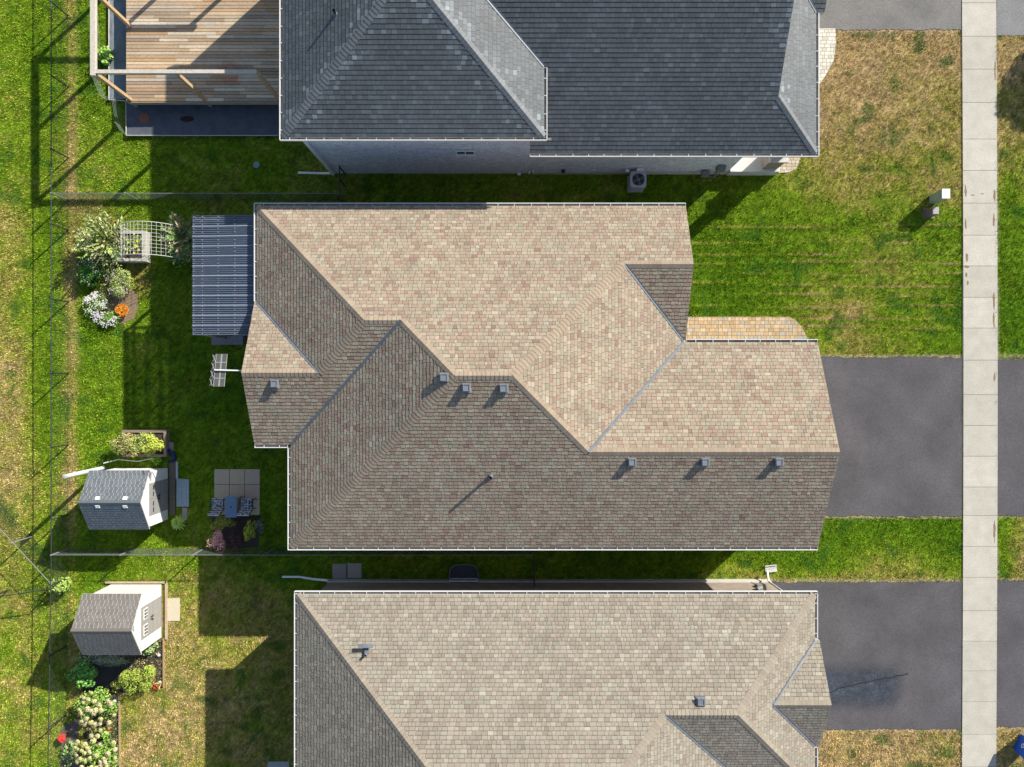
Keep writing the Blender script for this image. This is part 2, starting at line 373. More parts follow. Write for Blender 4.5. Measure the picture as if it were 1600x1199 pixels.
# ------------------------------------------------------------------ roofing
def hsh(*a):
    n = 12345
    for v in a: n = (n*1103515245+int(v)*2654435761+97) & 0xffffffff
    n ^= n >> 15; n = n*2246822519 & 0xffffffff; n ^= n >> 13
    return n/4294967295.
def shingle_face(m, pts, pal, fid, e=.143, t=.014, wmin=.10, wmax=.26, deck=.18, deckcol=(.05, .045, .04), uni=False, gap=.0045, band=.55, notch=.011, wear=()):
    P3 = [Vector(p) for p in pts]
    n = Vector((0, 0, 0))
    for i in range(len(P3)):
        a, b = P3[i], P3[(i+1) % len(P3)]; n += a.cross(b)
    n.normalize()
    if n.z < 0: n = -n; P3.reverse()
    up = (Vector((0, 0, 1))-n*n.z).normalized(); side = up.cross(n)
    o = min(P3, key=lambda p: p.dot(up)); v_off = o.dot(up)
    uv = [Vector(((p-o).dot(side), (p-o).dot(up))) for p in P3]
    tris = tri2(uv)
    def W(u, v, h): return o+side*u+up*v+n*h
    umin = min(p.x for p in uv); umax = max(p.x for p in uv); vmax = max(p.y for p in uv)
    base = len(m.v)
    m.face([p-n*.004 for p in P3], deckcol)
    for i in range(len(P3)):
        a, b = P3[i], P3[(i+1) % len(P3)]
        m.face([a-n*.004, b-n*.004, b-Vector((0, 0, deck)), a-Vector((0, 0, deck))], (.45, .42, .38))
    m.face([p-Vector((0, 0, deck)) for p in reversed(P3)], (.6, .6, .58))
    row = 0; v0 = -.02
    while v0 < vmax:
        v1 = v0+e
        vt = v1+(0 if uni else .025); RT = []
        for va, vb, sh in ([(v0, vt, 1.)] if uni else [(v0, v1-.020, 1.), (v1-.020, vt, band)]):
            for sft in ((0, notch) if (not uni and sh == 1. and notch) else (0,)):
                q_ = [clip(clip(tr, 1, va+sft, 1), 1, vb, -1) for tr in tris]; RT.append((va+sft, sh, sft, [q for q in q_ if len(q) > 2]))
        u = umin-hsh(fid, row, 1)*wmax; k = 0
        rh = .85+.3*hsh(fid, row, 5)
        while u < umax:
            wd = wmin+(wmax-wmin)*hsh(fid, row, k, 2)
            u1 = u+wd; hi = 1.0 if (k % 2 == 0) else .88
            tt = t*hi*(.93+.14*hsh(fid, row, k, 3))
            q = hsh(fid, row, k, 4); acc = 0; c = pal[-1][1]
            for wgt, cc in pal:
                acc += wgt
                if q < acc: c = cc; break
            g = .88+.24*hsh(fid, row, k, 6); g *= 1 if uni else (.96+.08*rh)
            if wear:
                pc = W(u+wd/2, v0+e/2, 0)
                for wa, wb in wear:
                    tt_ = max(0, min(1, (pc-wa).dot(wb-wa)/(wb-wa).length_squared)); dd = (pc-(wa+(wb-wa)*tt_)).length
                    if dd < .75 and hsh(fid, row, k, 9) < .62-.8*dd: g *= 1.25+.9*hsh(fid, row, k, 10)
            c = (c[0]*g, c[1]*g, c[2]*g)
            ua, ub = u+gap, u1-gap; low = k % 2 == 1
            for vb0, sh, r0 in [(a_, b_, q_) for a_, b_, c_, l_ in RT for q_ in l_ if b_ != 1. or uni or not notch or (c_ > 0) == low]:
                if max(p.x for p in r0) < ua or min(p.x for p in r0) > ub: continue
                r1 = clip(clip(r0, 0, ua, 1), 0, ub, -1)
                if len(r1) < 3: continue
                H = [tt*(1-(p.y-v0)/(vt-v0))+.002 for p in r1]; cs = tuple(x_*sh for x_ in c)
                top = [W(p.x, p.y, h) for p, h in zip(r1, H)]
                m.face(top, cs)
                if sh != 1.: continue
                for i in range(len(r1)):
                    j = (i+1) % len(r1); a, b = r1[i], r1[j]
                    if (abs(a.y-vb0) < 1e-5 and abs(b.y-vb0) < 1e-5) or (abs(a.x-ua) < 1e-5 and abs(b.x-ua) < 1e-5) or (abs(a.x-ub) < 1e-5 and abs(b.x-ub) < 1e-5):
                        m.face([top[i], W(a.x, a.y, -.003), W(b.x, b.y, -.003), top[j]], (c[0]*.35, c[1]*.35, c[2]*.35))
            u = u1; k += 1
        v0 = v1; row += 1
    return n

def ridge(parent, p0, p1, nA, nB, pal, mt, e=.143, hw=.150, name='ridge_cap', t=.012):
    p0, p1 = Vector(p0), Vector(p1); L = (p1-p0).length; d = (p1-p0)/L; m = MB()
    def away(n):
        a = n.cross(d).normalized()
        return a if a.z < 0 else -a
    A, B = away(nA), away(nB); up = (nA+nB).normalized()
    N = max(1, int(L/e)); e = L/N
    for i in range(N):
        s0 = i*e; s1 = min(s0+e*1.15, L); q = random.random(); acc = 0; c = pal[-1][1]
        for wgt, cc in pal:
            acc += wgt
            if q < acc: c = cc; break
        g = random.uniform(.94, 1.08); c = tuple(x*g for x in c)
        a = p0+d*s0; b = p0+d*s1; h0 = up*(t*.6+.020); h1 = up*.018
        off = random.uniform(-.002, .002)
        a0, a1, a2 = a+A*(hw+off)+nA*(t*.6+.014), a+h0, a+B*(hw+off)+nB*(t*.6+.014)
        b0, b1, b2 = b+A*hw+nA*.012, b+h1, b+B*hw+nB*.012
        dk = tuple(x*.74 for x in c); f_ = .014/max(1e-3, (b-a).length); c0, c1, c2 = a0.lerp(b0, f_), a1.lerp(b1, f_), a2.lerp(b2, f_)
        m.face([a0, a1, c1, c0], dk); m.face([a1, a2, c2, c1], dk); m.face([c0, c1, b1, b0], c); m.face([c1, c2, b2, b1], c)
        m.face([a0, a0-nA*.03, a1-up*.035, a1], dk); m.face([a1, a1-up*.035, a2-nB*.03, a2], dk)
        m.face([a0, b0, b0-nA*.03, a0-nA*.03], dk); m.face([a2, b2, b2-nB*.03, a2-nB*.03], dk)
    return m.build(name, mt, parent)

def valley(parent, p0, p1, nA, nB, hw=.062):
    p0, p1 = Vector(p0), Vector(p1); d = (p1-p0).normalized(); m = MB()
    def away(n):
        a = n.cross(d).normalized(); return a if a.z > 0 else -a
    A, B = away(nA), away(nB)
    for s, n in ((A, nA), (B, nB)):
        a, b = p0+n*.027, p1+n*.027
        m.face([a, b, b+s*hw, a+s*hw]); m.face([a+s*hw, b+s*hw, b+s*hw-n*.018, a+s*hw-n*.018])
    return m.build('valley_flashing', M['flash'], parent)

def gutter(parent, x0, y0, x1, y1, z, out, dirt=False, ws=.125):
    a, b = Vector((x0, y0, z)), Vector((x1, y1, z)); d = (b-a).normalized(); o = Vector(out); m = MB()
    L = (b-a).length; zz = Vector((0, 0, 1)); t = .004
    def bx(u0, u1, v0, v1, h0, h1):
        q = [a+d*u+o*v for u, v in ((u0, v0), (u1, v0), (u1, v1), (u0, v1))]
        n = len(m.v); m.v += [tuple(p+zz*h0) for p in q]+[tuple(p+zz*h1) for p in q]
        for f in ((3, 2, 1, 0), (4, 5, 6, 7), (0, 1, 5, 4), (1, 2, 6, 5), (2, 3, 7, 6), (3, 0, 4, 7)): m.f.append(tuple(n+i for i in f)); m.c.append((.62, .62, .61))
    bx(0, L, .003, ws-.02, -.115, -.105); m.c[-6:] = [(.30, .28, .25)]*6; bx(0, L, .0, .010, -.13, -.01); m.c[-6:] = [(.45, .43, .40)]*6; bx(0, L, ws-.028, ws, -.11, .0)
    bx(0, .01, 0, ws, -.115, -.003); bx(L-.01, L, 0, ws, -.115, -.003)
    s = .35
    while s < L-.2:
        bx(s, s+.022, .0, ws-.005, -.02, -.006); s += .61+random.uniform(-.05, .05)
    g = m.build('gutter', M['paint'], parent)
    if dirt:
        r = random.Random(int(x0*7+y0)); s = 0.1
        while s < L-.2:
            l = r.uniform(.1, .6); q = [a+d*u+o*v for u, v in ((s, .012), (s+l, .012), (s+l, ws-.035), (s, ws-.035))]
            if r.random() < .55:
                m2 = MB(); m2.face([p-zz*.095 for p in q]); m2.build('gutter_debris', M['gutterdirt'], g)
            s += l+.05
    return g

def walls(parent, loop, mt, z0=0, name='wall'):
    m = MB(); n = len(loop)
    for i in range(n):
        a, b = loop[i], loop[(i+1) % n]
        m.face([(a[0], a[1], z0), (b[0], b[1], z0), (b[0], b[1], b[2]), (a[0], a[1], a[2])])
    return m.build(name, mt, parent)

def boxvent(parent, x, y, z, s=.29, h=.115):
    m = MB(); m.box((x, y, z-.03), (s+.05, s+.05, .02))
    m.box((x, y, z+h*.4), (s*.78, s*.78, h*.9)); m.box((x, y, z+h*.86), (s*1.08, s*1.08, h*.26), taper=.90)
    v = m.build('roof_vent', M['vent'], parent)
    q = MB(); zt = z+h*.99+.003
    for dx, dy, a, b in ((0, s*.36, s*.8, .02), (0, -s*.36, s*.8, .02), (s*.36, 0, .02, s*.7), (-s*.36, 0, .02, s*.7)):
        q.box((x+dx, y+dy, zt+.008), (a, b, .02))
    q.build('vent_rim', M['vent'], v)
    return v
def pipe(parent, x, y, z, h=.45, r=.045, name='vent_pipe', mt='vent', flange=True):
    m = MB(); m.tube([(x, y, z-.15), (x, y, z+h)], r, 10, cap=False); m.tube([(x, y, z+h-.02), (x, y, z-.1)], r*.8, 10, cap=False)
    p = m.build(name, M[mt], parent)
    if flange:
        f = MB(); f.lathe((x, y, z-.03), [(r*2.3, 0), (r*1.9, .05), (r*1.15, .12), (r*1.05, .13)], 12)
        f.build('pipe_flashing', M['flash'], p)
    return p

def roof(parent, faces, pal, mt, caps, vals, fid0, cappal=None, tint=(1, 1, 1), **kw):
    pal = [(a_, tuple(x_*y_ for x_, y_ in zip(b_, tint))) for a_, b_ in pal]; cappal = [(a_, tuple(x_*y_ for x_, y_ in zip(b_, tint))) for a_, b_ in cappal]
    m = MB(); N = {}
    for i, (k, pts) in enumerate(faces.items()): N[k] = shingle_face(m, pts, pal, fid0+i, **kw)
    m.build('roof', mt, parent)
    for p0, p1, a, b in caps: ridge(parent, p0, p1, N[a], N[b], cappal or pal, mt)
    for p0, p1, a, b in vals: valley(parent, p0, p1, N[a], N[b])
    return N

palM = [(.36, (.345, .290, .228)), (.24, (.362, .315, .25)), (.18, (.322, .248, .198)), (.12, (.335, .314, .250)), (.05, (.392, .355, .285)), (.04, (.285, .208, .172)), (.01, (.37, .365, .30))]
capM = [(.6, (.345, .288, .225)), (.4, (.36, .305, .24))]
palB = [(.38, (.315, .278, .228)), (.26, (.335, .300, .248)), (.18, (.290, .250, .205)), (.12, (.325, .308, .258)), (.06, (.375, .345, .285))]
capB = [(.6, (.318, .276, .224)), (.4, (.332, .292, .238))]
palK = [(.40, (.086, .097, .102)), (.26, (.094, .106, .111)), (.24, (.079, .088, .092)), (.07, (.112, .126, .131)), (.03, (.085, .085, .092))]
capK = [(.6, (.135, .145, .15)), (.4, (.155, .165, .17))]

# ================================================================== middle house
MH = thing('house', 'middle bungalow under a tan and pinkish brown shingle roof with seven grey box vents', 'house', (0, 0, 0))
z = 4.0; A1 = (-5.15, 2.21, 6.265); A2 = (-3.87, 2.21, 6.265); B1 = (-1.925, .265, 7.2375); B2 = (.025, .265, 7.2375)
FG = (4.1, 4.34, 5.2); FG2 = (6.6, 4.34, 5.2); GR = (2.71, -2.42, 5.895); GR2 = (11.61, -2.42, 5.895)
R1 = (-6.97, .39, 5.355); R2 = (-9.78, .39, 5.355)
NW = (-9.68, 6.74, z); VW = (-9.68, 3.1, z); SR = (-8.4, -2.32, z); SW = (-8.4, -6.21, z); VE = (6.5, 1.65, z)
faces = {
 'N': [NW, A1, A2, B1, B2, FG, FG2, (6.6, 6.74, z)],
 'S': [SW, (11.61, -6.21, z), GR2, GR, B2, B1],
 'E': [B2, GR, (6.5, 1.56, z), VE, FG],
 'F': [FG, VE, (6.6, 1.65, z), FG2],
 'G': [GR, GR2, (11.61, 1.56, z), (6.5, 1.56, z)],
 'W': [SW, B1, A2, SR],
 'V': [NW, VW, R1, A1],
 'R': [VW, (-9.78, 3.1, z), R2, R1],
 'T': [R2, (-9.78, -2.32, z), SR, A2, A1, R1]}
caps = [(NW, A1, 'N', 'V'), (A1, A2, 'N', 'T'), (A2, B1, 'N', 'W'), (B1, B2, 'N', 'S'), (B2, FG, 'N', 'E'), (FG2, FG, 'N', 'F'),
        (GR, B2, 'S', 'E'), (GR2, GR, 'S', 'G'), (SW, B1, 'S', 'W'), (R1, A1, 'V', 'T'), (R2, R1, 'R', 'T')]
# caps run upwards from the low end
vals = [(SR, A2, 'T', 'W'), (VW, R1, 'V', 'R'), (VE, FG, 'E', 'F'), ((6.5, 1.56, z), GR, 'E', 'G')]
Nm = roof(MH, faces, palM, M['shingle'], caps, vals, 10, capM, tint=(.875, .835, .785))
walls(MH, [(-9.35, 6.35, 4.1), (-9.35, 2.75, 4.1), (-9.35, .39, 5.3), (-9.35, -1.95, 4.1), (-8.02, -1.95, 4.1), (-8.02, -5.82, 4.1), (11.2, -5.82, 4.1),
           (11.2, -2.42, 5.84), (11.2, 1.2, 4.1), (6.2, 1.2, 4.1), (6.2, 1.9, 4.06), (6.2, 4.34, 5.14), (6.2, 6.35, 4.1)], M['brickB'])
NOGRASS += [rect(-9.35, -1.95, 6.2, 6.35), rect(-8.02, -5.82, 11.2, 1.2)]
gutter(MH, -9.80, 6.74, 6.6, 6.74, z, (0, 1, 0)); gutter(MH, -9.68, 6.86, -9.68, 3.12, z, (-1, 0, 0))
gutter(MH, -9.78, -2.32, -8.52, -2.32, z, (0, -1, 0)); gutter(MH, -8.4, -2.45, -8.4, -6.33, z, (-1, 0, 0))
gutter(MH, -8.52, -6.21, 11.62, -6.21, z, (0, -1, 0)); gutter(MH, 6.62, 1.56, 11.62, 1.56, z, (0, 1, 0), dirt=True)
for px, py, k in ((430, 600, 'T'), (694, 590, 'W'), (729, 606, 'S'), (787, 607, 'S'), (987, 722, 'S'), (1101, 722, 'S'), (1216, 722, 'S')):
    n = Nm[k]; o = Vector(faces[k][0]); c0 = Vector((0, 0, CAMZ)); dr = P(px, py, 0)-c0
    best = c0+dr*((o-c0).dot(n)/dr.dot(n))
    boxvent(MH, best.x, best.y, best.z+.02)
q = P(766, 748, 6.1); q.z = 4+.5*(q.y+6.21); pipe(MH, q.x, q.y, q.z, .50, .055)
# downspouts
m = MB(); m.box((11.15, -5.88, 2), (.07, .1, 3.9)); m.build('downspout', M['gutter'], MH)
m = MB(); m.box((-7.9, -5.95, 2), (.07, .1, 3.9)); m.build('downspout', M['gutter'], MH)
# garage door, entry and windows on the street side
def opening(parent, c, size, axis, kind='window', col=(.75, .75, .73), muntins=1):
    # axis 'x': wall faces +-x, size=(along y, height); proud by a few cm
    m = MB(); cx, cy, cz = c; w_, h_ = size; s = 1 if axis[0] != '-' else -1; ax = axis[-1]
    def b(u, v, du, dv, d0, mm):
        if ax == 'x': mm.box((cx+s*d0, cy+u, cz+v), (.05, du, dv), col=col)
        else: mm.box((cx+u, cy+s*d0, cz+v), (du, .05, dv), col=col)
    for sg in (-1, 1): b(sg*w_/2, 0, .07, h_+.07, .03, m); b(0, sg*h_/2, w_-.07, .07, .03, m)
    for i in range(muntins): b((i+1)*w_/(muntins+1)-w_/2, 0, .045, h_-.07, .03, m)
    o = m.build(kind, M['paint'], parent)
    g = MB(); b(0, 0, w_, h_, .0, g); g.build('pane', M['glass'] if kind == 'window' else M['paint'], o)
    if kind == 'window':
        g = MB(); b(0, -h_/2-.07, w_+.16, .07, .05, g); g.build('sill', M['paint'], o)
    return o
m = MB()
for i in range(4): m.box((11.23, -2.6, .31+i*.56), (.05, 4.9, .54), col=(.42, .40, .37))
m.build('garage_door', M['paint'], MH)
opening(MH, (6.22, 4.2, 1.9), (1.8, 1.4), 'x'); opening(MH, (-9.37, 5.2, 1.9), (2.2, 2.0), '-x'); opening(MH, (-8.04, -4, 2.0), (1.5, 1.2), '-x')
opening(MH, (-3, -5.84, 2.1), (1.2, 1.0), '-y'); opening(MH, (5, 6.37, 2.1), (1.2, 1.0), 'y'); opening(MH, (-9.37, -.6, 2.0), (1.4, 1.2), '-x')
opening(MH, (6.22, 2.2, 1.2), (1.0, 2.1), 'x', 'door', (.12, .07, .05))

# ================================================================== lower house
BH = thing('house', 'lower bungalow under a plain beige grey shingle roof, cut off by the bottom edge', 'house', (0, -14, 0))
z = 3.95
a = (-8.17, -8.03, z); b = (11.52, -8.03, z); W1 = (-1.435, -14.765, 7.3175); W2 = (2.455, -14.765, 7.3175); C1 = (5.45, -11.77, 5.82); C2 = (8.03, -11.77, 5.82)
d = (11.52, -15.51, z); e_ = (9.19, -15.51, z); g1 = (9.56, -11.77, 5.0); g2 = (11.7, -11.77, 5.0)
faces3 = {
 'N': [a, W1, W2, C1, C2, b], 'X': [b, C2, d, (11.52, -13.77, z), g1, (11.52, -9.77, z)],
 'GN': [g1, g2, (11.7, -9.77, z), (11.52, -9.77, z)], 'GS': [g1, (11.52, -13.77, z), (11.7, -13.77, z), g2],
 'FS': [C1, e_, d, C2], 'E': [W2, (9.19, -21.5, z), e_, C1], 'S': [(-8.17, -21.5, z), (9.19, -21.5, z), W2, W1], 'W': [a, (-8.17, -21.5, z), W1]}
caps = [(a, W1, 'N', 'W'), (W1, W2, 'N', 'S'), (C1, W2, 'N', 'E'), (C1, C2, 'N', 'FS'), (b, C2, 'N', 'X'), (d, C2, 'FS', 'X'), (g2, g1, 'GN', 'GS'),
        ((-8.17, -21.5, z), W1, 'W', 'S'), ((9.19, -21.5, z), W2, 'E', 'S')]
vals = [((11.52, -9.77, z), g1, 'X', 'GN'), ((11.52, -13.77, z), g1, 'X', 'GS'), (e_, C1, 'E', 'FS')]
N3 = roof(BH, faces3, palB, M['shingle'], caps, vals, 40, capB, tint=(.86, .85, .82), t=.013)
walls(BH, [(-7.9, -8.54, 4.05), (-7.9, -21.1, 4.05), (8.85, -21.1, 4.05), (8.85, -15.1, 4.08), (11.1, -15.1, 4.08), (11.1, -13.4, 4.1), (11.1, -11.77, 4.92), (11.1, -10.1, 4.1), (11.1, -8.54, 4.08)], M['brickB'])
NOGRASS += [rect(-7.9, -21.1, 8.85, -8.5), rect(8.8, -15.1, 11.1, -8.5)]
m = MB(); m.box((1.6, -8.52, .17), (19.1, .07, .36)); m.build('foundation', M['conc'], BH)
gutter(BH, -8.29, -8.03, 11.64, -8.03, z, (0, 1, 0), dirt=True); gutter(BH, -8.17, -8.0, -8.17, -21.5, z, (-1, 0, 0))
gutter(BH, 11.52, -8.0, 11.52, -9.7, z, (1, 0, 0)); gutter(BH, 11.52, -13.85, 11.52, -15.5, z, (1, 0, 0))
q = P(1093, 1093, 5.5); q.z = z+.5*(-8.03-q.y); boxvent(BH, q.x, q.y, q.z+.02, .30)
q = P(570, 1027, 5.3); q.z = z+.5*(-8.03-q.y); pipe(BH, q.x, q.y, q.z, .30, .045)
m = MB(); f0 = q+Vector((-.02, .32, .175)); R = Matrix.Rotation(math.atan(.5)*-1, 3, 'X')
m.box(f0, (.55, .14, .03), M=R); m.box(q+Vector((0, .13, .085)), (.14, .28, .03), M=R); m.build('flashing_plate', M['flash'], BH)
# white downspout extension at rear corner, front downspout with elbow, meter, hose bib, window well
m = MB(); m.tube([P(512, 907, .25), P(490, 905, .12), P(468, 901.5, .08), P(441, 901.5, .06)], [.05, .05, .045, .045], 8); m.build('downspout', M['gutter'], BH)
m = MB(); m.tube([P(1222, 924, 3.2), P(1201, 909, .75), P(1199, 893, .25)], .045, 8); m.build('downspout', M['gutter'], BH)
m = MB(); m.tube([P(1183, 921, 1.6), P(1190, 918, 1.5)], .09, 10); m.tube([P(1165, 910, .25), P(1178, 913, .6), P(1187, 918, 1.3)], .022, 6)
m.tube([P(1172, 910, .3), P(1192, 917, .9)], .03, 6); m.box(P(1186, 917, 1.1), (.22, .2, .3)); m.build('gas_meter', M['metal'], BH)
m = MB(); cx, cy = P(725, 905)[:2]; pts = []
for i in range(17):
    t = math.pi*i/16; ex = .62*math.copysign(abs(math.cos(t))**.55, math.cos(t)); pts.append((cx+ex, -8.48+.64*abs(math.sin(t))**.7))
for i in range(16):
    p_, q_ = pts[i], pts[i+1]; m.face([(p_[0], p_[1], -.01), (q_[0], q_[1], -.01), (q_[0], q_[1], .14), (p_[0], p_[1], .14)])
    o_ = Vector((cx, -8.48, 0)); pi_ = Vector((p_[0], p_[1], .14)); qi_ = Vector((q_[0], q_[1], .14))
    m.face([pi_, qi_, qi_+(qi_-o_)*.05*Vector((1, 1, 0)), pi_+(pi_-o_)*.05*Vector((1, 1, 0))])
ww = m.build('window_well', M['metal'], BH)
m = MB(); m.face([(x_, y_, .012) for x_, y_ in pts], (.07, .08, .10)); m.build('gravel', M['mulch'], ww)
opening(BH, (cx, -8.50, .22), (1.15, .38), 'y', 'window')
m = MB(); m.box(P(946, 910, .15), (.12, .1, .12)); m.build('outlet_cover', M['gutter'], BH)
m = MB()
for i in range(4): m.box((11.13, -11.77, .31+i*.56), (.05, 3.9, .54), col=(.45, .44, .42))
m.build('garage_door', M['paint'], BH)
opening(BH, (-7.92, -13, 2.0), (1.8, 1.5), '-x'); opening(BH, (-7.92, -18, 2.0), (1.8, 1.5), '-x')
NOGRASS.append(rect(cx-.65, -8.5, cx+.65, -7.8))

# ================================================================== upper house
TH = thing('house', 'tall upper house with charcoal black shingle roofs and grey brick side wall', 'house', (0, 14, 0))
z = 5.85; pe = .515; xE = 1.13
run = None
ax_ = -8.13; sy = 8.75
# apex: W slope .5, S slope .5, E slope .515
W_ = (xE-ax_)*pe/(pe+.5); xa = ax_+W_; za = z+.5*W_; ya = sy+W_
na = 19.1-W_
a = (ax_, sy, z); b = (xE, sy, z); T1 = (xa, ya, za); T2 = (xa, na, za)
zr = 4.4; pr = .55; ry = 14.6; rz_ = zr+pr*(ry-8.62)
vy = 8.62+(z-zr)/pr                       # where the lower slope reaches the upper eave height
xr = xE-(rz_-z)/pe
faces1 = {
 'S': [a, b, T1], 'W': [a, T1, T2, (ax_, 19.1, z)], 'E': [b, (xE, 19.1, z), T2, T1], 'Nn': [(ax_, 19.1, z), T2, (xE, 19.1, z)],
 'RS': [(.67, 8.62, zr), (11.38, 8.62, zr), (9.62, 10.38, zr+pr*1.76), (9.62, ry, rz_), (xr, ry, rz_), (.67, 11.26, zr+pr*2.64)],
 'RN': [(xr, ry, rz_), (9.62, ry, rz_), (9.62, 20.58, zr), (.67, 20.58, zr)],
 'SK': [(11.38, 8.62, zr), (11.38, 13.9, zr), (9.37, 16.11, zr+pr*2.01), (9.37, 10.63, zr+pr*2.01), (9.62, 10.38, zr+pr*1.76)],
 'CS': [(11.38, 13.9, zr), (11.7, 13.9, zr), (11.7, 16.6, 5.75), (9.37, 16.6, 5.75), (9.37, 16.11, 5.505)],
 'CN': [(9.37, 16.6, 5.75), (11.7, 16.6, 5.75), (11.7, 19.3, zr), (9.37, 19.3, zr)]}
caps = [(a, T1, 'S', 'W'), (b, T1, 'S', 'E'), (T1, T2, 'W', 'E'), ((11.38, 8.62, zr), (9.62, 10.38, zr+pr*1.76), 'RS', 'SK'), ((xr, ry, rz_), (9.62, ry, rz_), 'RS', 'RN'), ((11.7, 16.6, 5.75), (9.37, 16.6, 5.75), 'CS', 'CN')]
vals = [((xE, vy, z), (xr, ry, rz_), 'E', 'RS'), ((11.38, 13.9, zr), (9.37, 16.11, 5.505), 'SK', 'CS')]
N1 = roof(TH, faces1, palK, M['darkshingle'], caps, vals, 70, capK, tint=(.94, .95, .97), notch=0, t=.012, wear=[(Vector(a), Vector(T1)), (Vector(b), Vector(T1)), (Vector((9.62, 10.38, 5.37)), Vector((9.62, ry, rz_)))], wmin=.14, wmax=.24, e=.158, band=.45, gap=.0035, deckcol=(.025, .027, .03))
m = MB(); m.face([(9.3, 9.6, zr), (9.3, 19.6, zr), (9.3, 19.4, zr+.4), (9.3, ry, rz_-.18), (9.3, 10.2, 5.1)], (.6, .6, .6)); m.build('gable_wall', M['paint'], TH)
walls(TH, [(-7.8, 9.11, 5.95), (.8, 9.11, 5.95), (.8, 18.8, 5.95), (-7.8, 18.8, 5.95)], M['brickA'])
walls(TH, [(.8, 9.12, 4.6), (9.3, 9.12, 4.6), (9.3, 14.3, 4.5), (11.2, 14.3, 4.4), (11.2, 18.9, 4.4), (9.3, 18.9, 4.4), (9.3, 20.2, 4.5), (.8, 20.2, 4.5)], M['brickA'])
NOGRASS += [rect(-7.8, 9.1, 9.3, 20.2), rect(9.3, 9.1, 11.2, 20)]
m = MB(); m.box((5.1, 9.10, .16), (8.42, .06, .34)); m.build('foundation', M['conc'], TH)
gutter(TH, ax_-.12, sy, xE+.12, sy, z, (0, -1, 0), dirt=True); gutter(TH, ax_, sy-.12, ax_, 19.1, z, (-1, 0, 0)); gutter(TH, xE, sy-.12, xE, vy-.05, z, (1, 0, 0))
gutter(TH, .67, 8.62, 11.5, 8.62, zr, (0, -1, 0), dirt=True); gutter(TH, 11.38, 8.5, 11.38, 13.9, zr, (1, 0, 0), dirt=True)
# side window with sill
opening(TH, (-1.83, 9.09, 3.05), (.72, .42), '-y', 'window')
q = P(528, 30, 6.6); q.z = z+.5*(q.x-ax_); pipe(TH, q.x, q.y, q.z, .30, .045, mt='black')
m = MB(); m.tube([P(516, 271, .3), P(500, 271, .12), P(466, 270, .05)], .05, 8); m.build('downspout', M['gutter'], TH)
m = MB(); m.box((-7.72, 9.02, 2.9), (.1, .07, 5.5)); m.build('downspout', M['gutter'], TH)
for px, py, zz, s_ in ((811, 274, .2, (.15, .1, .12)), (827, 270, .35, (.07, .08, .28)), (833.5, 266, .6, (.07, .08, .22)), (927, 265, .65, (.22, .04, .10)), (980, 265, .7, (.15, .12, .12)), (1000, 264.5, .8, (.28, .12, .2))):
    c = P(px, py, zz); m = MB(); m.box((c.x, 9.09-s_[1]/2, zz), s_); m.build('wall_fitting', M['gutter'], TH)
m = MB(); c = P(880, 267, .6); m.box((c.x, 9.04, .6), (.16, .12, .12)); m.tube([(c.x, 9.02, .56), (c.x, 9.02, .38)], .03, 6); m.build('exhaust_hood', M['black'], TH)
m = MB(); m.box((8.75, 9.0, 1.1), (.32, .18, .45)); m.tube([(8.75, 9.0, .9), (8.75, 9.0, 0)], .03, 6); m.tube([(8.3, 8.95, .3), (8.6, 8.8, .5), (8.8, 8.9, .8)], .025, 6)
m.box((8.25, 8.95, .5), (.3, .2, .3)); m.build('utility_meter', M['metal'], TH)
# porch: floor slab, step, stone-based column
m = MB(); m.box((10.35, 11.5, .30), (2.1, 4.95, .60), col=(.55, .54, .5)); m.box((11.6, 11.2, .15), (.5, 2.2, .30), col=(.55, .54, .5)); m.build('porch_floor', M['walk'], TH)
m = MB(); m.box((10.98, 9.48, .8), (.66, .66, 1.6)); cl = m.build('porch_column', M['brickB'], TH)
m = MB(); m.box((10.98, 9.48, 1.66), (.78, .78, .10), col=(.5, .48, .44)); m.build('capital', M['walk'], cl)
m = MB(); m.box((10.98, 9.48, 2.95), (.36, .36, 2.5), col=(.7, .7, .68)); m.build('shaft', M['paint'], cl)
m = MB(); m.box((10.98, 11.6, 4.22), (.3, 4.6, .26), col=(.7, .7, .68)); m.build('porch_beam', M['paint'], TH)
opening(TH, (9.32, 11.6, 1.4), (1.0, 2.1), 'x', 'door', (.10, .09, .08)); opening(TH, (9.32, 13.2, 1.7), (1.0, 1.3), 'x')
m = MB()
for i in range(4): m.box((11.23, 16.6, .31+i*.56), (.05, 3.6, .54), col=(.25, .25, .26))
m.build('garage_door', M['paint'], TH)
# stone walk round the porch corner
pts = [tuple(P(a, b)[:2]) for a, b in ((1208, 271), (1232, 270), (1244, 264), (1249, 252), (1252, 236), (1222, 236), (1212, 250))]
pavers('paver_walk', pts, .03, [(.50, .36, .24), (.46, .40, .30), (.42, .30, .20), (.5, .46, .38)], w=.16, h=.14, seed=8)
NOGRASS.append(pts)

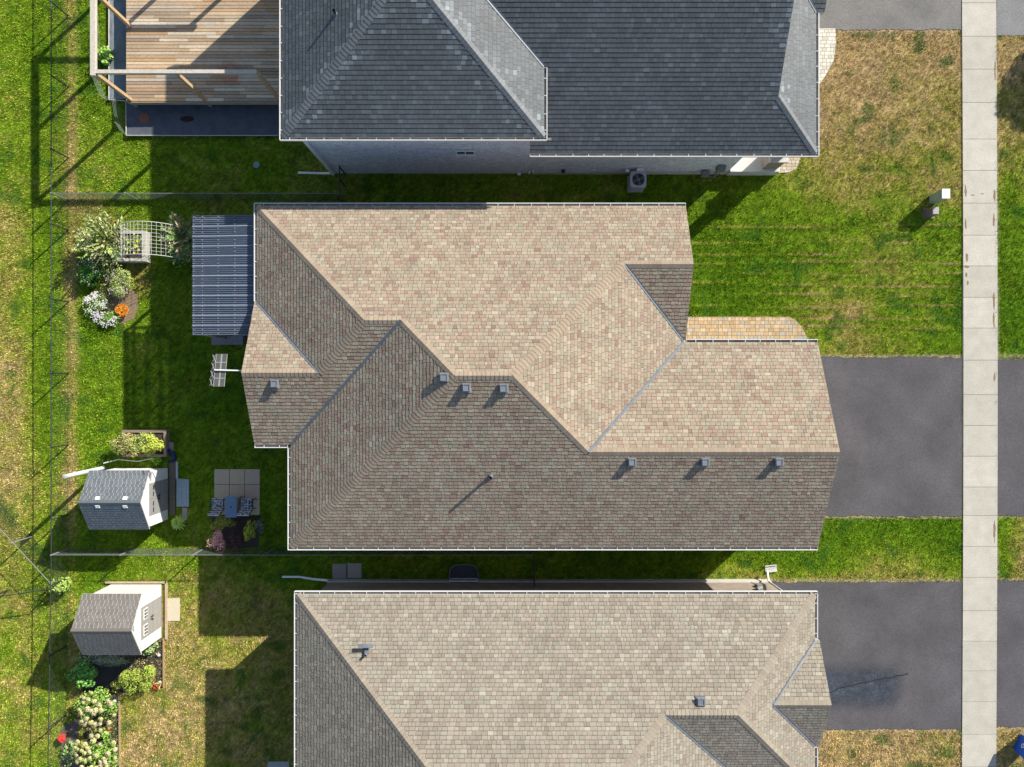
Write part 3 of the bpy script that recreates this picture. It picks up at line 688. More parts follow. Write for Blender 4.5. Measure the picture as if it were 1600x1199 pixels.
# ================================================================== air conditioner
AC = thing('air_conditioner', 'grey air conditioner unit on the dark grass against the upper house brick wall', 'air conditioner', (5.34, 8.62, 0))
def rr(cx, cy, s, rad, n=4):
    out = []
    for sx, sy_, a0 in ((1, 1, 0), (-1, 1, 90), (-1, -1, 180), (1, -1, 270)):
        for i in range(n+1):
            t = math.radians(a0+90*i/n); out.append((cx+sx*(s/2-rad)+rad*math.cos(t), cy+sy_*(s/2-rad)+rad*math.sin(t)))
    return out
m = MB(); m.prism(rr(5.34, 8.62, .66, .12), .05, .80, (.36, .37, .38)); 
for i in range(9): m.prism(rr(5.34, 8.62, .675, .12), .10+i*.075, .125+i*.075, (.42, .43, .44))
body = m.build('casing', M['paint'], AC)
m = MB(); o = rr(5.34, 8.62, .68, .13); n_ = rr(5.34, 8.62, .50, .2)
for i in range(len(o)):
    j = (i+1) % len(o); m.face([(*o[i], .85), (*o[j], .85), (*n_[j], .86), (*n_[i], .86)], (.46, .48, .5)); m.face([(*o[i], .78), (*o[j], .78), (*o[j], .85), (*o[i], .85)], (.46, .48, .5))
m.build('top_rim', M['paint'], AC)
m = MB(); m.prism(n_, .79, .805, (.03, .03, .035)); m.build('fan_well', M['paint'], AC)
m = MB(); m.lathe((5.34, 8.62, .81), [(.08, 0), (.08, .06), (.05, .07)], 14)
for k in range(4):
    t = k*math.pi/2+.4; c_, s_ = math.cos(t), math.sin(t)
    m.face([(5.34+.07*c_, 8.62+.07*s_, .82), (5.34+.22*c_+.06*s_, 8.62+.22*s_-.06*c_, .82), (5.34+.22*c_-.07*s_, 8.62+.22*s_+.07*c_, .845)])
m.build('fan', M['metal'], AC)
m = MB()
for rr_ in (.12, .17, .22, .26):
    m.tube([(5.34+rr_*math.cos(2*math.pi*i/20), 8.62+rr_*math.sin(2*math.pi*i/20), .87) for i in range(21)], .004, 4, cap=False)
for k in range(8): t = k*math.pi/4; m.tube([(5.34, 8.62, .875), (5.34+.27*math.cos(t), 8.62+.27*math.sin(t), .865)], .004, 4)
m.build('fan_guard', M['metal'], AC)
m = MB(); m.box((5.34, 8.64, .025), (.68, .70, .05)); m.build('pad', M['conc'], AC)

# ================================================================== fences
def fence(label, pts, postpos, h=1.22, gold=None, top='metal', group='chain link fences'):
    a, b = Vector((*pts[0], 0)), Vector((*pts[1], 0)); L = (b-a).length; d = (b-a)/L; zz = Vector((0, 0, 1))
    F_ = thing('chain_link_fence', label, 'fence', a, group)
    for s in postpos:
        m = MB(); p = a+d*s; m.tube([p, p+zz*(h+.05)], .030, 8); m.lathe(p+zz*(h+.05), [(.03, 0), (.03, .02), (.01, .04)], 8); m.build('post', M['metal'] if top == 'metal' else M['wire'], F_)
    m = MB(); m.tube([a+zz*h, b+zz*h], .019 if top == 'wire' else .014, 8); m.build('top_rail', M[top], F_)
    m = MB(); sp = .075; n = int(L/sp); r_ = .0022 if top == 'metal' else .0009; nrm = d.cross(zz)
    for i in range(-int(h/sp), n+int(h/sp)):
        for sg in (1, -1):
            s0 = i*sp; s1 = s0+sg*(h-.06); z0, z1 = .03, h-.03
            if sg == -1: pass
            # clip to 0..L
            def cl(s0, s1, z0, z1):
                if s0 > s1: s0, s1, z0, z1 = s1, s0, z1, z0
                if s1 <= 0 or s0 >= L: return None
                if s0 < 0: z0 = z0+(z1-z0)*(0-s0)/(s1-s0); s0 = 0
                if s1 > L: z1 = z0+(z1-z0)*(L-s0)/(s1-s0); s1 = L
                return s0, s1, z0, z1
            c = cl(s0, s1, z0, z1)
            if not c: continue
            p, q = a+d*c[0]+zz*c[2], a+d*c[1]+zz*c[3]; o_ = nrm*.002*sg
            m.tube([p+o_, q+o_], r_, 3, cap=False)
    m.tube([a+zz*.04, b+zz*.04], .003, 4)
    m.build('chain_link_mesh', M['wire'], F_)
    return F_
RX = -19.24
ytop = lambda py, zz=1.22: (599.5-py)*(CAMZ-zz)/FPX
rear = [ytop(v) for v in (-112, 3, 118, 233, 302)]
fence('chain link fence behind the upper yard, beside the wooden deck', ((RX, rear[0]), (RX, 7.935)), [0]+[rear[0]-v for v in rear[1:]], top='wire')
r2 = [ytop(v) for v in (350, 467, 583, 699, 812)]
fence('long chain link fence at the rear of the middle yard', ((RX, 7.935), (RX, -7.16)), [7.935-v for v in r2]+[7.935+7.16], top='wire')
fence('chain link fence between upper and middle yards, above the flower beds', ((RX, 7.94), (-7.2, 7.94)), [.02, 3.1, 6.1, 9.1, 12.0])
fence('short chain link panel joining the upper house to the side fence', ((-7.2, 7.94), (-7.2, 9.1)), [.58, 1.1], top='wire')
fence('chain link fence between middle and lower yards, above the white shed', ((RX, -7.16), (.94, -7.16)), [.02, 2.9, 5.9, 8.9, 11.9, 14.9, 17.7, 20.1])
fence('short chain link panel joining the lower house to the side fence', ((.94, -7.16), (.94, -8.48)), [.65, 1.25], top='wire')
fence('chain link fence at the rear of the lower yard, beside the hydrangeas', ((RX, -7.18), (-19.42, -19)), [1.25, 4.2, 7.2, 10.2], top='wire')
fence('chain link fence running diagonally to the left edge of the picture', (tuple(P(81, 914, 1.22)[:2]), tuple(P(-60, 762, 1.22)[:2])), [2.4, 4.8])
fence('chain link fence running level to the left edge of the picture', (tuple(P(78, 921, 1.22)[:2]), tuple(P(-80, 944, 1.22)[:2])), [2.6, 4.2], top='wire')

# ================================================================== sheds
palS1 = [(.5, (.112, .128, .142)), (.5, (.122, .140, .154))]; palS2 = [(.5, (.155, .141, .125)), (.5, (.17, .155, .138))]
def shed(label, x0, x1, y0, y1, ye0, ye1, ze, yr, zr, pal, wallc, doorc, fid, win, sky_):
    SH = thing('garden_shed', label, 'shed', ((x0+x1)/2, (y0+y1)/2, 0))
    m = MB(); xw0, xw1 = x0+.12, x1-.1; zt = ze-.02
    prof = [(y0, .08), (y1, .08), (y1, zt), (yr, zr-.10), (y0, zt)]
    m.face([(xw0, a, b) for a, b in prof], wallc); m.face([(xw1, a, b) for a, b in reversed(prof)], wallc)
    m.face([(xw0, y1, .08), (xw1, y1, .08), (xw1, y1, zt), (xw0, y1, zt)], wallc); m.face([(xw0, y0, .08), (xw0, y0, zt), (xw1, y0, zt), (xw1, y0, .08)], wallc)
    # moulded clapboard grooves
    for i in range(1, 10):
        zz = .08+i*(zt-.1)/10
        m.box(((xw0+xw1)/2, y1+.004, zz), (xw1-xw0, .01, .012), col=tuple(q*.6 for q in wallc)); m.box(((xw0+xw1)/2, y0-.004, zz), (xw1-xw0, .01, .012), col=tuple(q*.6 for q in wallc))
    m.build('wall', M['paint'], SH)
    m = MB(); N = []
    f1 = [(x0, ye1, ze), (x1, ye1, ze), (x1, yr, zr), (x0, yr, zr)]; f2 = [(x0, ye0, ze), (x1, ye0, ze), (x1, yr, zr), (x0, yr, zr)]
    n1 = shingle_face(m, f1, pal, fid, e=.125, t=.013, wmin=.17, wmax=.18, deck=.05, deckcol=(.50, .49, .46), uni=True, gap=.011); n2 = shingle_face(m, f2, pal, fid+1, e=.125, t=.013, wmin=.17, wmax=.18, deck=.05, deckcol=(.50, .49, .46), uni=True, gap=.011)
    m.build('roof', M['paint'], SH)
    m = MB()
    for n, sg in ((n1, 1), (n2, -1)):
        dn = Vector((0, sg*n.z, -abs(n.y))).normalized(); a, b = Vector((x0-.01, yr, zr)), Vector((x1+.01, yr, zr)); o = Vector((0, 0, .028))
        m.face([a+o, b+o, b+dn*.10+n*.018, a+dn*.10+n*.018], tuple(q*.9 for q in pal[0][1]))
    m.build('ridge_cap', M['paint'], SH)
    # white gable trim, double doors, windows
    m = MB(); xf = xw1+.012
    for sg, ye in ((1, ye1), (-1, ye0)):
        a, b = Vector((xf+.05, ye, ze-.01)), Vector((xf+.05, yr, zr-.03))
        m.face([a, b, b-Vector((0, 0, .12)), a-Vector((0, 0, .12))], (.62, .61, .58))
    m.build('gable_trim', M['paint'], SH)
    dw = .66; dh = zt-.25; yc = (y0+y1)/2
    for sg in (1, -1):
        m = MB(); m.box((xf, yc+sg*(dw/2+.005), .12+dh/2), (.03, dw, dh), col=doorc)
        for i in (1, 2, 3): m.box((xf+.015, yc+sg*(dw/2), .12+dh*i/4-.1), (.012, dw*.9, .012), col=tuple(q*.7 for q in doorc))
        D = m.build('door', M['paint'], SH)
        m = MB(); wz = .12+dh*.80
        if win:
            m.box((xf+.02, yc+sg*dw/2, wz), (.02, .44, .34), col=(.78, .77, .74)); wn = m.build('window', M['paint'], D)
            m = MB()
            for i in range(3):
                for j in range(2): m.box((xf+.032, yc+sg*dw/2+(i-1)*.135, wz+(j-.5)*.15), (.008, .10, .11), col=(.03, .035, .04))
            m.build('pane', M['glass'], wn)
        else:
            for i in (-1, 1): m.box((xf+.02, yc+sg*dw/2+i*.13, wz), (.012, .2, .07), col=(.03, .03, .035))
            m.build('window', M['glass'], D)
        m = MB(); m.box((xf+.03, yc+sg*.05, 1.0), (.04, .03, .16), col=(.02, .02, .02)); m.tube([(xf+.05, yc+sg*.05, .95), (xf+.06, yc+sg*.12, .95)], .014, 6, col=(.02, .02, .02)); m.build('handle', M['paint'], D)
    if win:
        m = MB(); m.face([(xf+.012, yr-.14, zr-.38), (xf+.012, yr+.14, zr-.38), (xf+.012, yr, zr-.2)], (.3, .32, .33)); m.build('gable_vent', M['paint'], SH)
    for n, sg, xx in sky_:
        nn = n1 if sg > 0 else n2; dn = Vector((0, sg*nn.z, -abs(nn.y))).normalized(); c = Vector((xx, yr, zr))+dn*.19+nn*.015
        t = MB(); R = Matrix((Vector((1, 0, 0)), dn, nn)).transposed() if sg < 0 else Matrix((Vector((1, 0, 0)), -dn, nn)).transposed()
        t.box(c, (.17, .13, .03), col=(.85, .86, .84), M=R); t.build('skylight', M['paint'], SH)
    NOGRASS.append(rect(x0, y0, x1, y1)); return SH
shed('pale shed with dark slate blue roof and four small white skylights', -17.27, -14.80, -5.88, -3.66, -5.95, -3.55, 1.9, -4.75, 2.65, palS1, (.78, .78, .76), (.28, .275, .265), 200, False,
     [(0, 1, -16.55), (0, 1, -15.45), (0, -1, -16.55), (0, -1, -15.45)])
shed('cream shed with taupe roof and white six-pane windows in its grey double doors', -17.48, -15.08, -10.98, -8.70, -11.04, -8.56, 2.0, -9.81, 2.8, palS2, (.76, .74, .67), (.30, .29, .275), 210, True, [])
m = MB(); m.box((-16.3, -8.62, .04), (2.65, .08, .08), col=(.42, .33, .22)); m.box((-14.98, -9.83, .04), (.1, 2.5, .08), col=(.42, .33, .22))
tag(m.build('timber_base', M['wood']), 'low timber frame around the foot of the cream shed', 'timber frame')

# ================================================================== small yard things
def slab(x0, y0, x1, y1, z_, label, c=(.34, .31, .26), group=None, name='paving_slab', mt='paver'):
    m = MB(); b_ = .012
    m.prism(rect(x0+b_, y0+b_, x1-b_, y1-b_), -.02, z_, c); o = m.build(name, M[mt]); tag(o, label, 'paving slab', group)
    NOGRASS.append(rect(x0, y0, x1, y1)); return o
g = [P(x, 0, .04).x for x in (334.5, 358.3, 382.2, 406)]; gy = [P(0, y, .04).y for y in (733, 757, 781, 805)]
nm = [['top left', 'top middle', 'top right'], ['middle left', 'centre', 'middle right'], ['bottom left', 'bottom middle', 'bottom right']]
for i in range(3):
    for j in range(3):
        slab(g[j], gy[i+1], g[j+1], gy[i], .04, 'square concrete slab, %s of the patio grid under the two chairs' % nm[i][j], tuple(q*random.uniform(.9, 1.1) for q in (.52, .43, .31)), 'patio slab grid')
slab(*P(257, 707, .04)[:2], *P(271, 691, .04)[:2], .04, 'small grey slab beside the leafy timber planter', (.33, .32, .30))
slab(*P(257.5, 971, .04)[:2], *P(281, 935, .04)[:2], .04, 'pale concrete slab in front of the cream shed doors', (.55, .49, .36))
slab(*P(519, 905, .04)[:2], *P(541.5, 881, .04)[:2], .04, 'left of two slabs by the lower house rear corner', (.30, .27, .25), 'slabs by the lower house corner')
slab(*P(542.5, 904, .04)[:2], *P(565, 880, .04)[:2], .04, 'right of two slabs by the lower house rear corner', (.36, .33, .30), 'slabs by the lower house corner')
slab(*P(418, 1215, .04)[:2], *P(452, 1190, .04)[:2], .04, 'grey slab at the bottom edge against the lower house', (.36, .36, .36))
slab(*P(284, 812, .04)[:2], *P(293, 793, .04)[:2], .04, 'narrow grey slab between blue planks and the leafy rosette', (.33, .30, .27))
# splash block
SB = thing('splash_block', 'pale concrete splash block under the lower house front downspout', 'splash block', P(1204, 888))
m = MB(); c = P(1204, 888); m.box(c+Vector((0, 0, .03)), (.50, .26, .05), rz=.12, col=(.5, .5, .47)); m.build('base', M['walk'], SB)
m = MB(); m.box(c+Vector((-.02, .13, .08)), (.50, .03, .07), rz=.12, col=(.5, .5, .47)); m.box(c+Vector((.03, -.13, .08)), (.45, .03, .07), rz=.12, col=(.5, .5, .47)); m.build('rim', M['walk'], SB)

# wood plank step, dark plank strip, blue planks
m = MB(); c0 = P(269.5, 762, .05); m.box((c0.x, c0.y, .04), (.24, 2.35, .08), col=(.16, .13, .105)); tag(m.build('timber_sill', M['wood']), 'dark timber strip along the front of the slate roofed shed', 'timber')
BP = thing('plank_ramp', 'pale blue painted plank platform in front of the slate roofed shed', 'platform', P(285, 770))
for i in range(5):
    m = MB(); a = P(275.5+i*3.9, 748+i*.3, .10); b = P(275.5+(i+1)*3.9, 792, .10); m.box(((a.x+b.x)/2, (a.y+b.y)/2, .08), (.098, a.y-b.y, .03), col=(.30+.02*(i % 2), .40, .44)); m.build('plank', M['wood'], BP)
m = MB(); m.box(P(285, 752, .03), (.5, .08, .07), col=(.2, .2, .2)); m.box(P(285, 788, .03), (.5, .08, .07), col=(.2, .2, .2)); m.build('bearer', M['wood'], BP)
m = MB(); a = P(276, 722, .12); b = P(276, 748, .12); m.box(((a.x+b.x)/2, (a.y+b.y)/2, .09), (.09, a.y-b.y, .05), col=(.40, .50, .50)); tag(m.build('loose_board', M['wood']), 'narrow pale board lying above the blue platform', 'board')
# blue tarp bundle
m = MB(); pts = [P(258, 708, .10), P(264, 704, .18), P(270, 708, .15), P(273, 715, .15), P(269, 721, .12), P(263, 722, .1)]
m.tube(pts, [.05, .09, .08, .09, .07, .04], 7, col=(.015, .025, .12)); tag(m.build('tarp_bundle', M['paint'], smooth=True), 'crumpled dark blue tarp beside the leafy timber planter', 'tarp')
# hose / board behind planter
m = MB(); m.tube([P(162, 724, .3), P(185, 718, .35), P(215, 721, .4), P(240, 716, .35)], .025, 6, col=(.40, .46, .42)); tag(m.build('garden_pole', M['paint'], smooth=True), 'thin grey green pole lying along the slate roofed shed', 'pole')
PL = thing('white_post', 'tall white post beside the slate roofed shed, casting a long shadow', 'post', P(163, 731))
m = MB(); b0 = Vector((-17.72, -3.66, 0)); m.tube([b0, b0+Vector((-.02, -.03, 2.75))], .085, 12, col=(.62, .63, .60)); m.build('shaft', M['paint'], PL)
m = MB(); m.lathe(b0+Vector((-.02, -.03, 2.75)), [(.10, -.03), (.10, .03), (.05, .05)], 12, col=(.35, .37, .33)); m.build('cap', M['paint'], PL)

def planter(label, x0, y0, x1, y1, h, c, bw=.10, soil=True):
    T_ = thing('raised_planter', label, 'planter', ((x0+x1)/2, (y0+y1)/2, 0)); t = bw
    for (cx_, cy_, dx, dy) in (((x0+x1)/2, y1-t/2, x1-x0, t), ((x0+x1)/2, y0+t/2, x1-x0, t), (x0+t/2, (y0+y1)/2, t, y1-y0-2*t), (x1-t/2, (y0+y1)/2, t, y1-y0-2*t)):
        m = MB(); g = random.uniform(.9, 1.1); m.box((cx_, cy_, h/2), (dx, dy, h), col=tuple(q*g for q in c)); m.build('side_board', M['wood'], T_)
    m = MB(); m.prism(rect(x0+t, y0+t, x1-t, y1-t), 0, h-.06, (.06, .045, .03)); m.build('soil', M['mulch'], T_)
    NOGRASS.append(rect(x0, y0, x1, y1)); return T_
planter('weathered grey raised planter box under the white wire arch', -17.05, 5.22, -15.66, 6.52, .55, (.40, .385, .34), .13)
planter('brown timber raised planter full of leafy bean plants', -16.75, -3.15, -14.85, -2.0, .35, (.26, .20, .15), .11)

# arch trellis
AR = thing('garden_arch', 'white wire grid arch over the flower bed by the patio cover', 'arch', (-15.8, 5.95, 0))
m = MB(); xa0, xa1, ya0, ya1, hh = -16.55, -13.95, 5.28, 6.62, 1.95; xc = (xa0+xa1)/2; R_ = (xa1-xa0)/2
def ap(t, y): # t 0..1 over arch
    an = math.pi*(1-t); return Vector((xc+R_*math.cos(an), y, hh*math.sin(an)**.8 if math.sin(an) > 0 else 0))
for k in range(10):
    y = ya0+(ya1-ya0)*k/9; m.tube([ap(i/22, y) for i in range(23)], .0055 if 0 < k < 9 else .012, 5, col=(.62, .62, .60))
m.build('arch_wire', M['paint'], AR)
m = MB()
for i in range(1, 24): t = i/24; m.tube([ap(t, ya0), ap(t, ya1)], .0055, 5, col=(.62, .62, .60))
m.build('cross_wire', M['paint'], AR)

# ================================================================== plants
def leafy(m, c, r_, h, n, size, cols, shape='dome', spiky=False, seed=0, hollow=.35):
    r = random.Random(seed); c = Vector(c)
    lob = [(r.uniform(0, 6.28), r.uniform(.3, .75), r.uniform(.3, .95), r.uniform(.28, .5)) for _ in range(9)]
    for i in range(n):
        if spiky:
            t = r.uniform(0, 6.28); rr0 = r.uniform(0, .25)*r_; an = r.uniform(.15, 1.25)
            base = c+Vector((rr0*math.cos(t), rr0*math.sin(t), r.uniform(.1, .6)*h))
            d = Vector((math.cos(t)*math.sin(an), math.sin(t)*math.sin(an), math.cos(an))); L = r_*r.uniform(.5, 1.0)
            col = r.choice(cols); g = r.uniform(.9, 1.6); col = tuple(q*g for q in col); prev = base
            for s in range(5):
                d = (d+Vector((0, 0, -.10))).normalized(); nx_ = prev+d*L/5
                m.face([prev+Vector((0, 0, .004)), prev+d.cross(Vector((0, 0, 1)))*.006, nx_], (.12, .10, .04))
                for q in range(5):
                    p = prev.lerp(nx_, q/5); sd = (d.cross(Vector((0, 0, 1))).normalized()*r.choice((-1, 1))+d*.9+Vector((0, 0, r.uniform(-.3, .5)))).normalized()
                    wv = Vector((r.uniform(-1, 1), r.uniform(-1, 1), r.uniform(-1, 1))).cross(sd).normalized()*size*.16
                    m.face([p, p+sd*size*.5+wv, p+sd*size, p+sd*size*.5-wv], col)
                prev = nx_
        else:
            L_ = r.choice(lob); t = L_[0]; lc = Vector((math.cos(t)*L_[1]*r_, math.sin(t)*L_[1]*r_, h*(.25+.5*L_[2])))
            if r.random() < .25: lc = Vector((0, 0, h*.6))
            v = Vector((r.gauss(0, 1), r.gauss(0, 1), r.gauss(0, 1))).normalized(); rad = r.uniform(hollow, 1)**.5
            p = lc+Vector((v.x*r_*L_[3]*rad, v.y*r_*L_[3]*rad, v.z*h*.30*rad)); p.z = max(.03, p.z); p = c+p
            nn = (v*1.0+Vector((r.uniform(-.8, .8), r.uniform(-.8, .8), .5))).normalized()
            a = nn.orthogonal().normalized(); a = (Matrix.Rotation(r.uniform(0, 6.28), 3, nn) @ a); b = nn.cross(a); s = size*r.uniform(.6, 1.25)
            col = r.choice(cols); g = r.uniform(1.0, 2.1); col = tuple(q*g for q in col)
            m.face([p-a*s*.5, p+b*s*.3+nn*s*.08, p+a*s*.5, p-b*s*.3+nn*s*.08], col)
def stems(c, r_, h, n, seed):
    m = MB(); r = random.Random(seed)
    for i in range(n):
        t = r.uniform(0, 6.28); e = Vector((math.cos(t)*r_*.5, math.sin(t)*r_*.5, h*.7)); c = Vector(c)
        m.tube([c, c+e*.5+Vector((0, 0, h*.1)), c+e], [.014, .009, .004], 5)
    return m
def bush(label, cat, px, py, r_, h, n, size, cols, name='shrub', zb=0, seed=1, flowers=None, spiky=False, group=None, sx=1, sy=1):
    c = P(px, py, zb+h*.5); c.z = zb
    B = thing(name, label, cat, c, group)
    m = MB(); leafy(m, (0, 0, 0), r_, h, n, size, cols, spiky=spiky, seed=seed)
    m.v = [(c.x+v[0]*sx, c.y+v[1]*sy, c.z+v[2]) for v in m.v]; m.build('foliage', M['leaf'], B)
    s = stems(c, r_, h, 7, seed+5); s.build('stem', M['bark'], B)
    if flowers:
        nf, fs, fcols = flowers; m = MB(); r = random.Random(seed+9)
        cls = [(r.uniform(0, 6.28), r.uniform(.2, 1)**.5*r_*.85) for _ in range(14)]
        for i in range(nf):
            t = r.uniform(0, 6.28); rd = r.uniform(0, 1)**.5*r_*.95
            if r_ > .4 and i % 4:
                q_ = r.choice(cls); xx_ = q_[1]*math.cos(q_[0])+r.gauss(0, r_*.12); yy_ = q_[1]*math.sin(q_[0])+r.gauss(0, r_*.12); t = math.atan2(yy_, xx_); rd = min(r_*.98, math.hypot(xx_, yy_))
            u = rd/r_; p = c+Vector((math.cos(t)*rd*sx, math.sin(t)*rd*sy, h*(.55+.42*math.sqrt(max(0, 1-u*u)))+r.uniform(-.03, .05)))
            col = r.choice(fcols); k = 6
            for q in range(k):
                a0 = 6.28*q/k; a1 = a0+.8
                m.face([p, p+Vector((math.cos(a0), math.sin(a0), .15))*fs, p+Vector((math.cos(a1), math.sin(a1), .15))*fs], col)
        m.build('blossoms', M['petal'], B)
    return B
GL = [(.14, .22, .03), (.10, .19, .03), (.20, .27, .05), (.07, .14, .025)]
GD = [(.04, .11, .02), (.06, .15, .03), (.03, .08, .015), (.08, .19, .04)]
GY = [(.24, .27, .04), (.30, .30, .06), (.16, .22, .03), (.34, .30, .10)]
PALE = [(.34, .36, .14), (.26, .32, .10), (.20, .28, .08), (.40, .38, .20)]
bush('wispy pale green willow shrub at the left foot of the wire arch', 'shrub', 162, 376, 1.25, 1.3, 150, .17, PALE, spiky=True, seed=3)
bush('wispy shrub at the right foot of the wire arch, touching the patio cover', 'shrub', 288, 372, 1.1, 1.7, 120, .16, [(.20, .26, .10), (.14, .22, .07), (.34, .28, .16)], spiky=True, seed=4)
bush('dark green bush with tiny pink flowers, leftmost in the flower bed', 'bush', 142, 425, .62, .7, 2600, .075, GD, seed=5, flowers=(45, .025, [(.65, .5, .6), (.6, .4, .5)]))
bush('round light green bush dotted with pale pink flowers in the flower bed', 'bush', 183, 441, .72, .75, 3200, .06, [(.20, .29, .05), (.27, .33, .08), (.14, .22, .04), (.32, .30, .16)], seed=6, flowers=(90, .022, [(.7, .55, .62), (.75, .68, .62), (.55, .32, .42)]))
bush('bush covered in white flowers on its left side', 'bush', 152, 478, .62, .5, 1500, .07, [(.13, .24, .04), (.20, .28, .06), (.09, .17, .03)], seed=7, flowers=(330, .024, [(.80, .78, .76), (.72, .62, .66)]))
bush('low green bush fringed with white flowers below the orange mum', 'bush', 168, 500, .60, .45, 1300, .07, [(.14, .27, .04), (.10, .2, .03)], seed=8, flowers=(130, .024, [(.8, .77, .75), (.72, .62, .66)]), sy=.6)
bush('small round chrysanthemum of orange and yellow blooms', 'flower', 192, 485, .29, .34, 250, .05, GD, name='chrysanthemum', seed=9, flowers=(210, .034, [(.62, .10, .02), (.75, .45, .02), (.55, .15, .02), (.72, .26, .03)]))
bush('brownish ground plants between the white and pink flowers', 'plant', 162, 462, .35, .3, 500, .05, [(.22, .15, .10), (.16, .13, .06), (.2, .2, .08)], name='plant', seed=10)
bush('clump of plants with yellow blooms growing in the grey planter', 'plant', 207, 380, .5, .45, 700, .06, GY+GD, name='plant', zb=.45, seed=11, flowers=(10, .05, [(.7, .65, .03)]))
for i, (x_, y_, s_) in enumerate(((196, 698, .72), (221, 697, .72), (239, 694, .55))):
    bush(['leafy bean plant with reddish tips at the left of the timber planter', 'leafy bean plant in the middle of the timber planter', 'yellow green bean plant at the right of the timber planter'][i], 'plant',
         x_, y_, s_, .7, 2400, .09, [[(.22, .26, .06), (.16, .22, .05), (.34, .20, .13), (.26, .28, .09)], [(.22, .28, .06), (.30, .30, .10), (.14, .2, .04)], [(.30, .34, .05), (.36, .36, .07), (.2, .28, .04)]][i], name='bean_plant', zb=.25, seed=20+i, group='bean plants in the timber planter', sy=.8)
bush('trailing green leaves between planter and slate roofed shed', 'plant', 247, 716, .3, .3, 350, .09, [(.18, .32, .03), (.12, .24, .03)], name='plant', seed=24)
# rosette plant
RP = thing('rosette_plant', 'bright green rosette plant with broad leaves by the slate roofed shed', 'plant', P(280, 818))
m = MB(); c = P(280, 817, .25); c.z = 0; r = random.Random(3)
for i in range(34):
    t = i*2.4; an = .5+i*.03; L = .25+.16*(i/34); d_ = Vector((math.cos(t), math.sin(t), 0)); s_ = Vector((-math.sin(t), math.cos(t), 0)); g = r.uniform(.8, 1.2)
    zb = .5-.3*(i/34); p0 = c+Vector((0, 0, zb)); p1 = p0+d_*L*.55+Vector((0, 0, .07)); p2 = p0+d_*L
    m.face([p0, p1+s_*.045, p2, p1-s_*.045], (.34*g, .48*g, .10*g))
m.tube([c, c+Vector((0, 0, .5))], .02, 6, col=(.1, .12, .03)); m.build('leaves', M['leaf'], RP)
bush('low yellow green hedge plant directly behind the patio chairs', 'plant', 350, 817, .62, .5, 1700, .07, GY, seed=30, sy=.55)
bush('pink barberry shrub beside the side fence', 'shrub', 338, 846, .52, .8, 1700, .06, [(.55, .24, .24), (.5, .34, .24), (.62, .40, .38), (.36, .12, .12)], seed=31, sx=.8, sy=1.15)
bush('dark burgundy shrub to the right of the pink barberry', 'shrub', 368, 845, .52, .8, 1700, .06, [(.055, .02, .025), (.09, .03, .035), (.10, .08, .07), (.04, .02, .02)], seed=32, sx=.85, sy=1.1)
bush('slim bright yellow shrub to the right of the burgundy shrub', 'shrub', 391, 826, .5, .8, 1100, .06, [(.42, .44, .05), (.30, .34, .04), (.22, .28, .03)], seed=33, sx=.5, sy=1.2)
bush('grassy grey tuft at the right end of the patio planting', 'plant', 405, 822, .35, .3, 260, .10, [(.09, .12, .10), (.14, .17, .15)], name='plant', seed=34)
# lower yard bed
def mulch(name, poly, label, c=(.045, .04, .042), z_=.012):
    m = MB(); m.face([(x, y, z_) for x, y in poly], c); o = m.build(name, M['mulch']); NOGRASS.append(poly); return struct(o)
mulch('mulch_bed', [tuple(P(a, b)[:2]) for a, b in ((128, 1026), (132, 1215), (186, 1215), (186, 1088), (204, 1077), (255, 1075), (255, 998), (128, 998))][::-1], '')
mulch('planting_soil', [tuple(P(a, b)[:2]) for a, b in ((158, 462), (165, 455), (205, 450), (215, 462), (216, 480), (210, 498), (190, 506), (168, 506), (150, 486))][::-1], '', (.24, .17, .11))
mulch('planting_soil', [tuple(P(a, b)[:2]) for a, b in ((331, 806), (408, 806), (404, 855), (335, 858))][::-1], '', (.06, .05, .04))
mulch('mulch_bed', [tuple(P(a, b)[:2]) for a, b in ((95, 1140), (122, 1120), (126, 1215), (95, 1215))][::-1], '', (.14, .11, .09))
EB = thing('edging_board', 'thin reddish edging board bordering the hydrangea and mulch beds', 'edging', P(186, 1140))
for a, b in (((255.5, 998), (255.5, 1073)), ((186.5, 1089), (187, 1215)), ((186.5, 1089), (206, 1076))):
    p, q = P(*a, .05), P(*b, .05); d_ = q-p; m = MB(); m.box((p+q)/2+Vector((0, 0, -.01)), (d_.length, .05, .09), rz=math.atan2(d_.y, d_.x), col=(.36, .24, .15)); m.build('board', M['wood'], EB)
bush('low variegated white and green shrub row under the cream shed eave', 'shrub', 160, 1033, 1.3, .5, 2400, .07, [(.42, .42, .28), (.30, .36, .22), (.12, .2, .08), (.5, .46, .38)], seed=40, sy=.26)
bush('variegated hosta at the front corner of the cream shed', 'plant', 232, 1012, .42, .4, 500, .10, [(.24, .32, .12), (.3, .38, .2), (.14, .22, .06)], name='hosta', seed=41, sy=.8)
bush('broad dark green shrub below the left end of the cream shed', 'shrub', 132, 1050, .72, .8, 1500, .11, [(.10, .24, .04), (.16, .32, .08), (.06, .15, .03)], seed=42)
bush('round yellow green shrub below the right end of the cream shed', 'shrub', 214, 1056, .82, .8, 3800, .065, [(.20, .31, .04), (.27, .33, .05), (.13, .22, .03), (.32, .28, .07)], seed=43)
bush('small yellow green shrub next to the terracotta ball', 'shrub', 185, 1072, .35, .4, 600, .07, GY, seed=44)
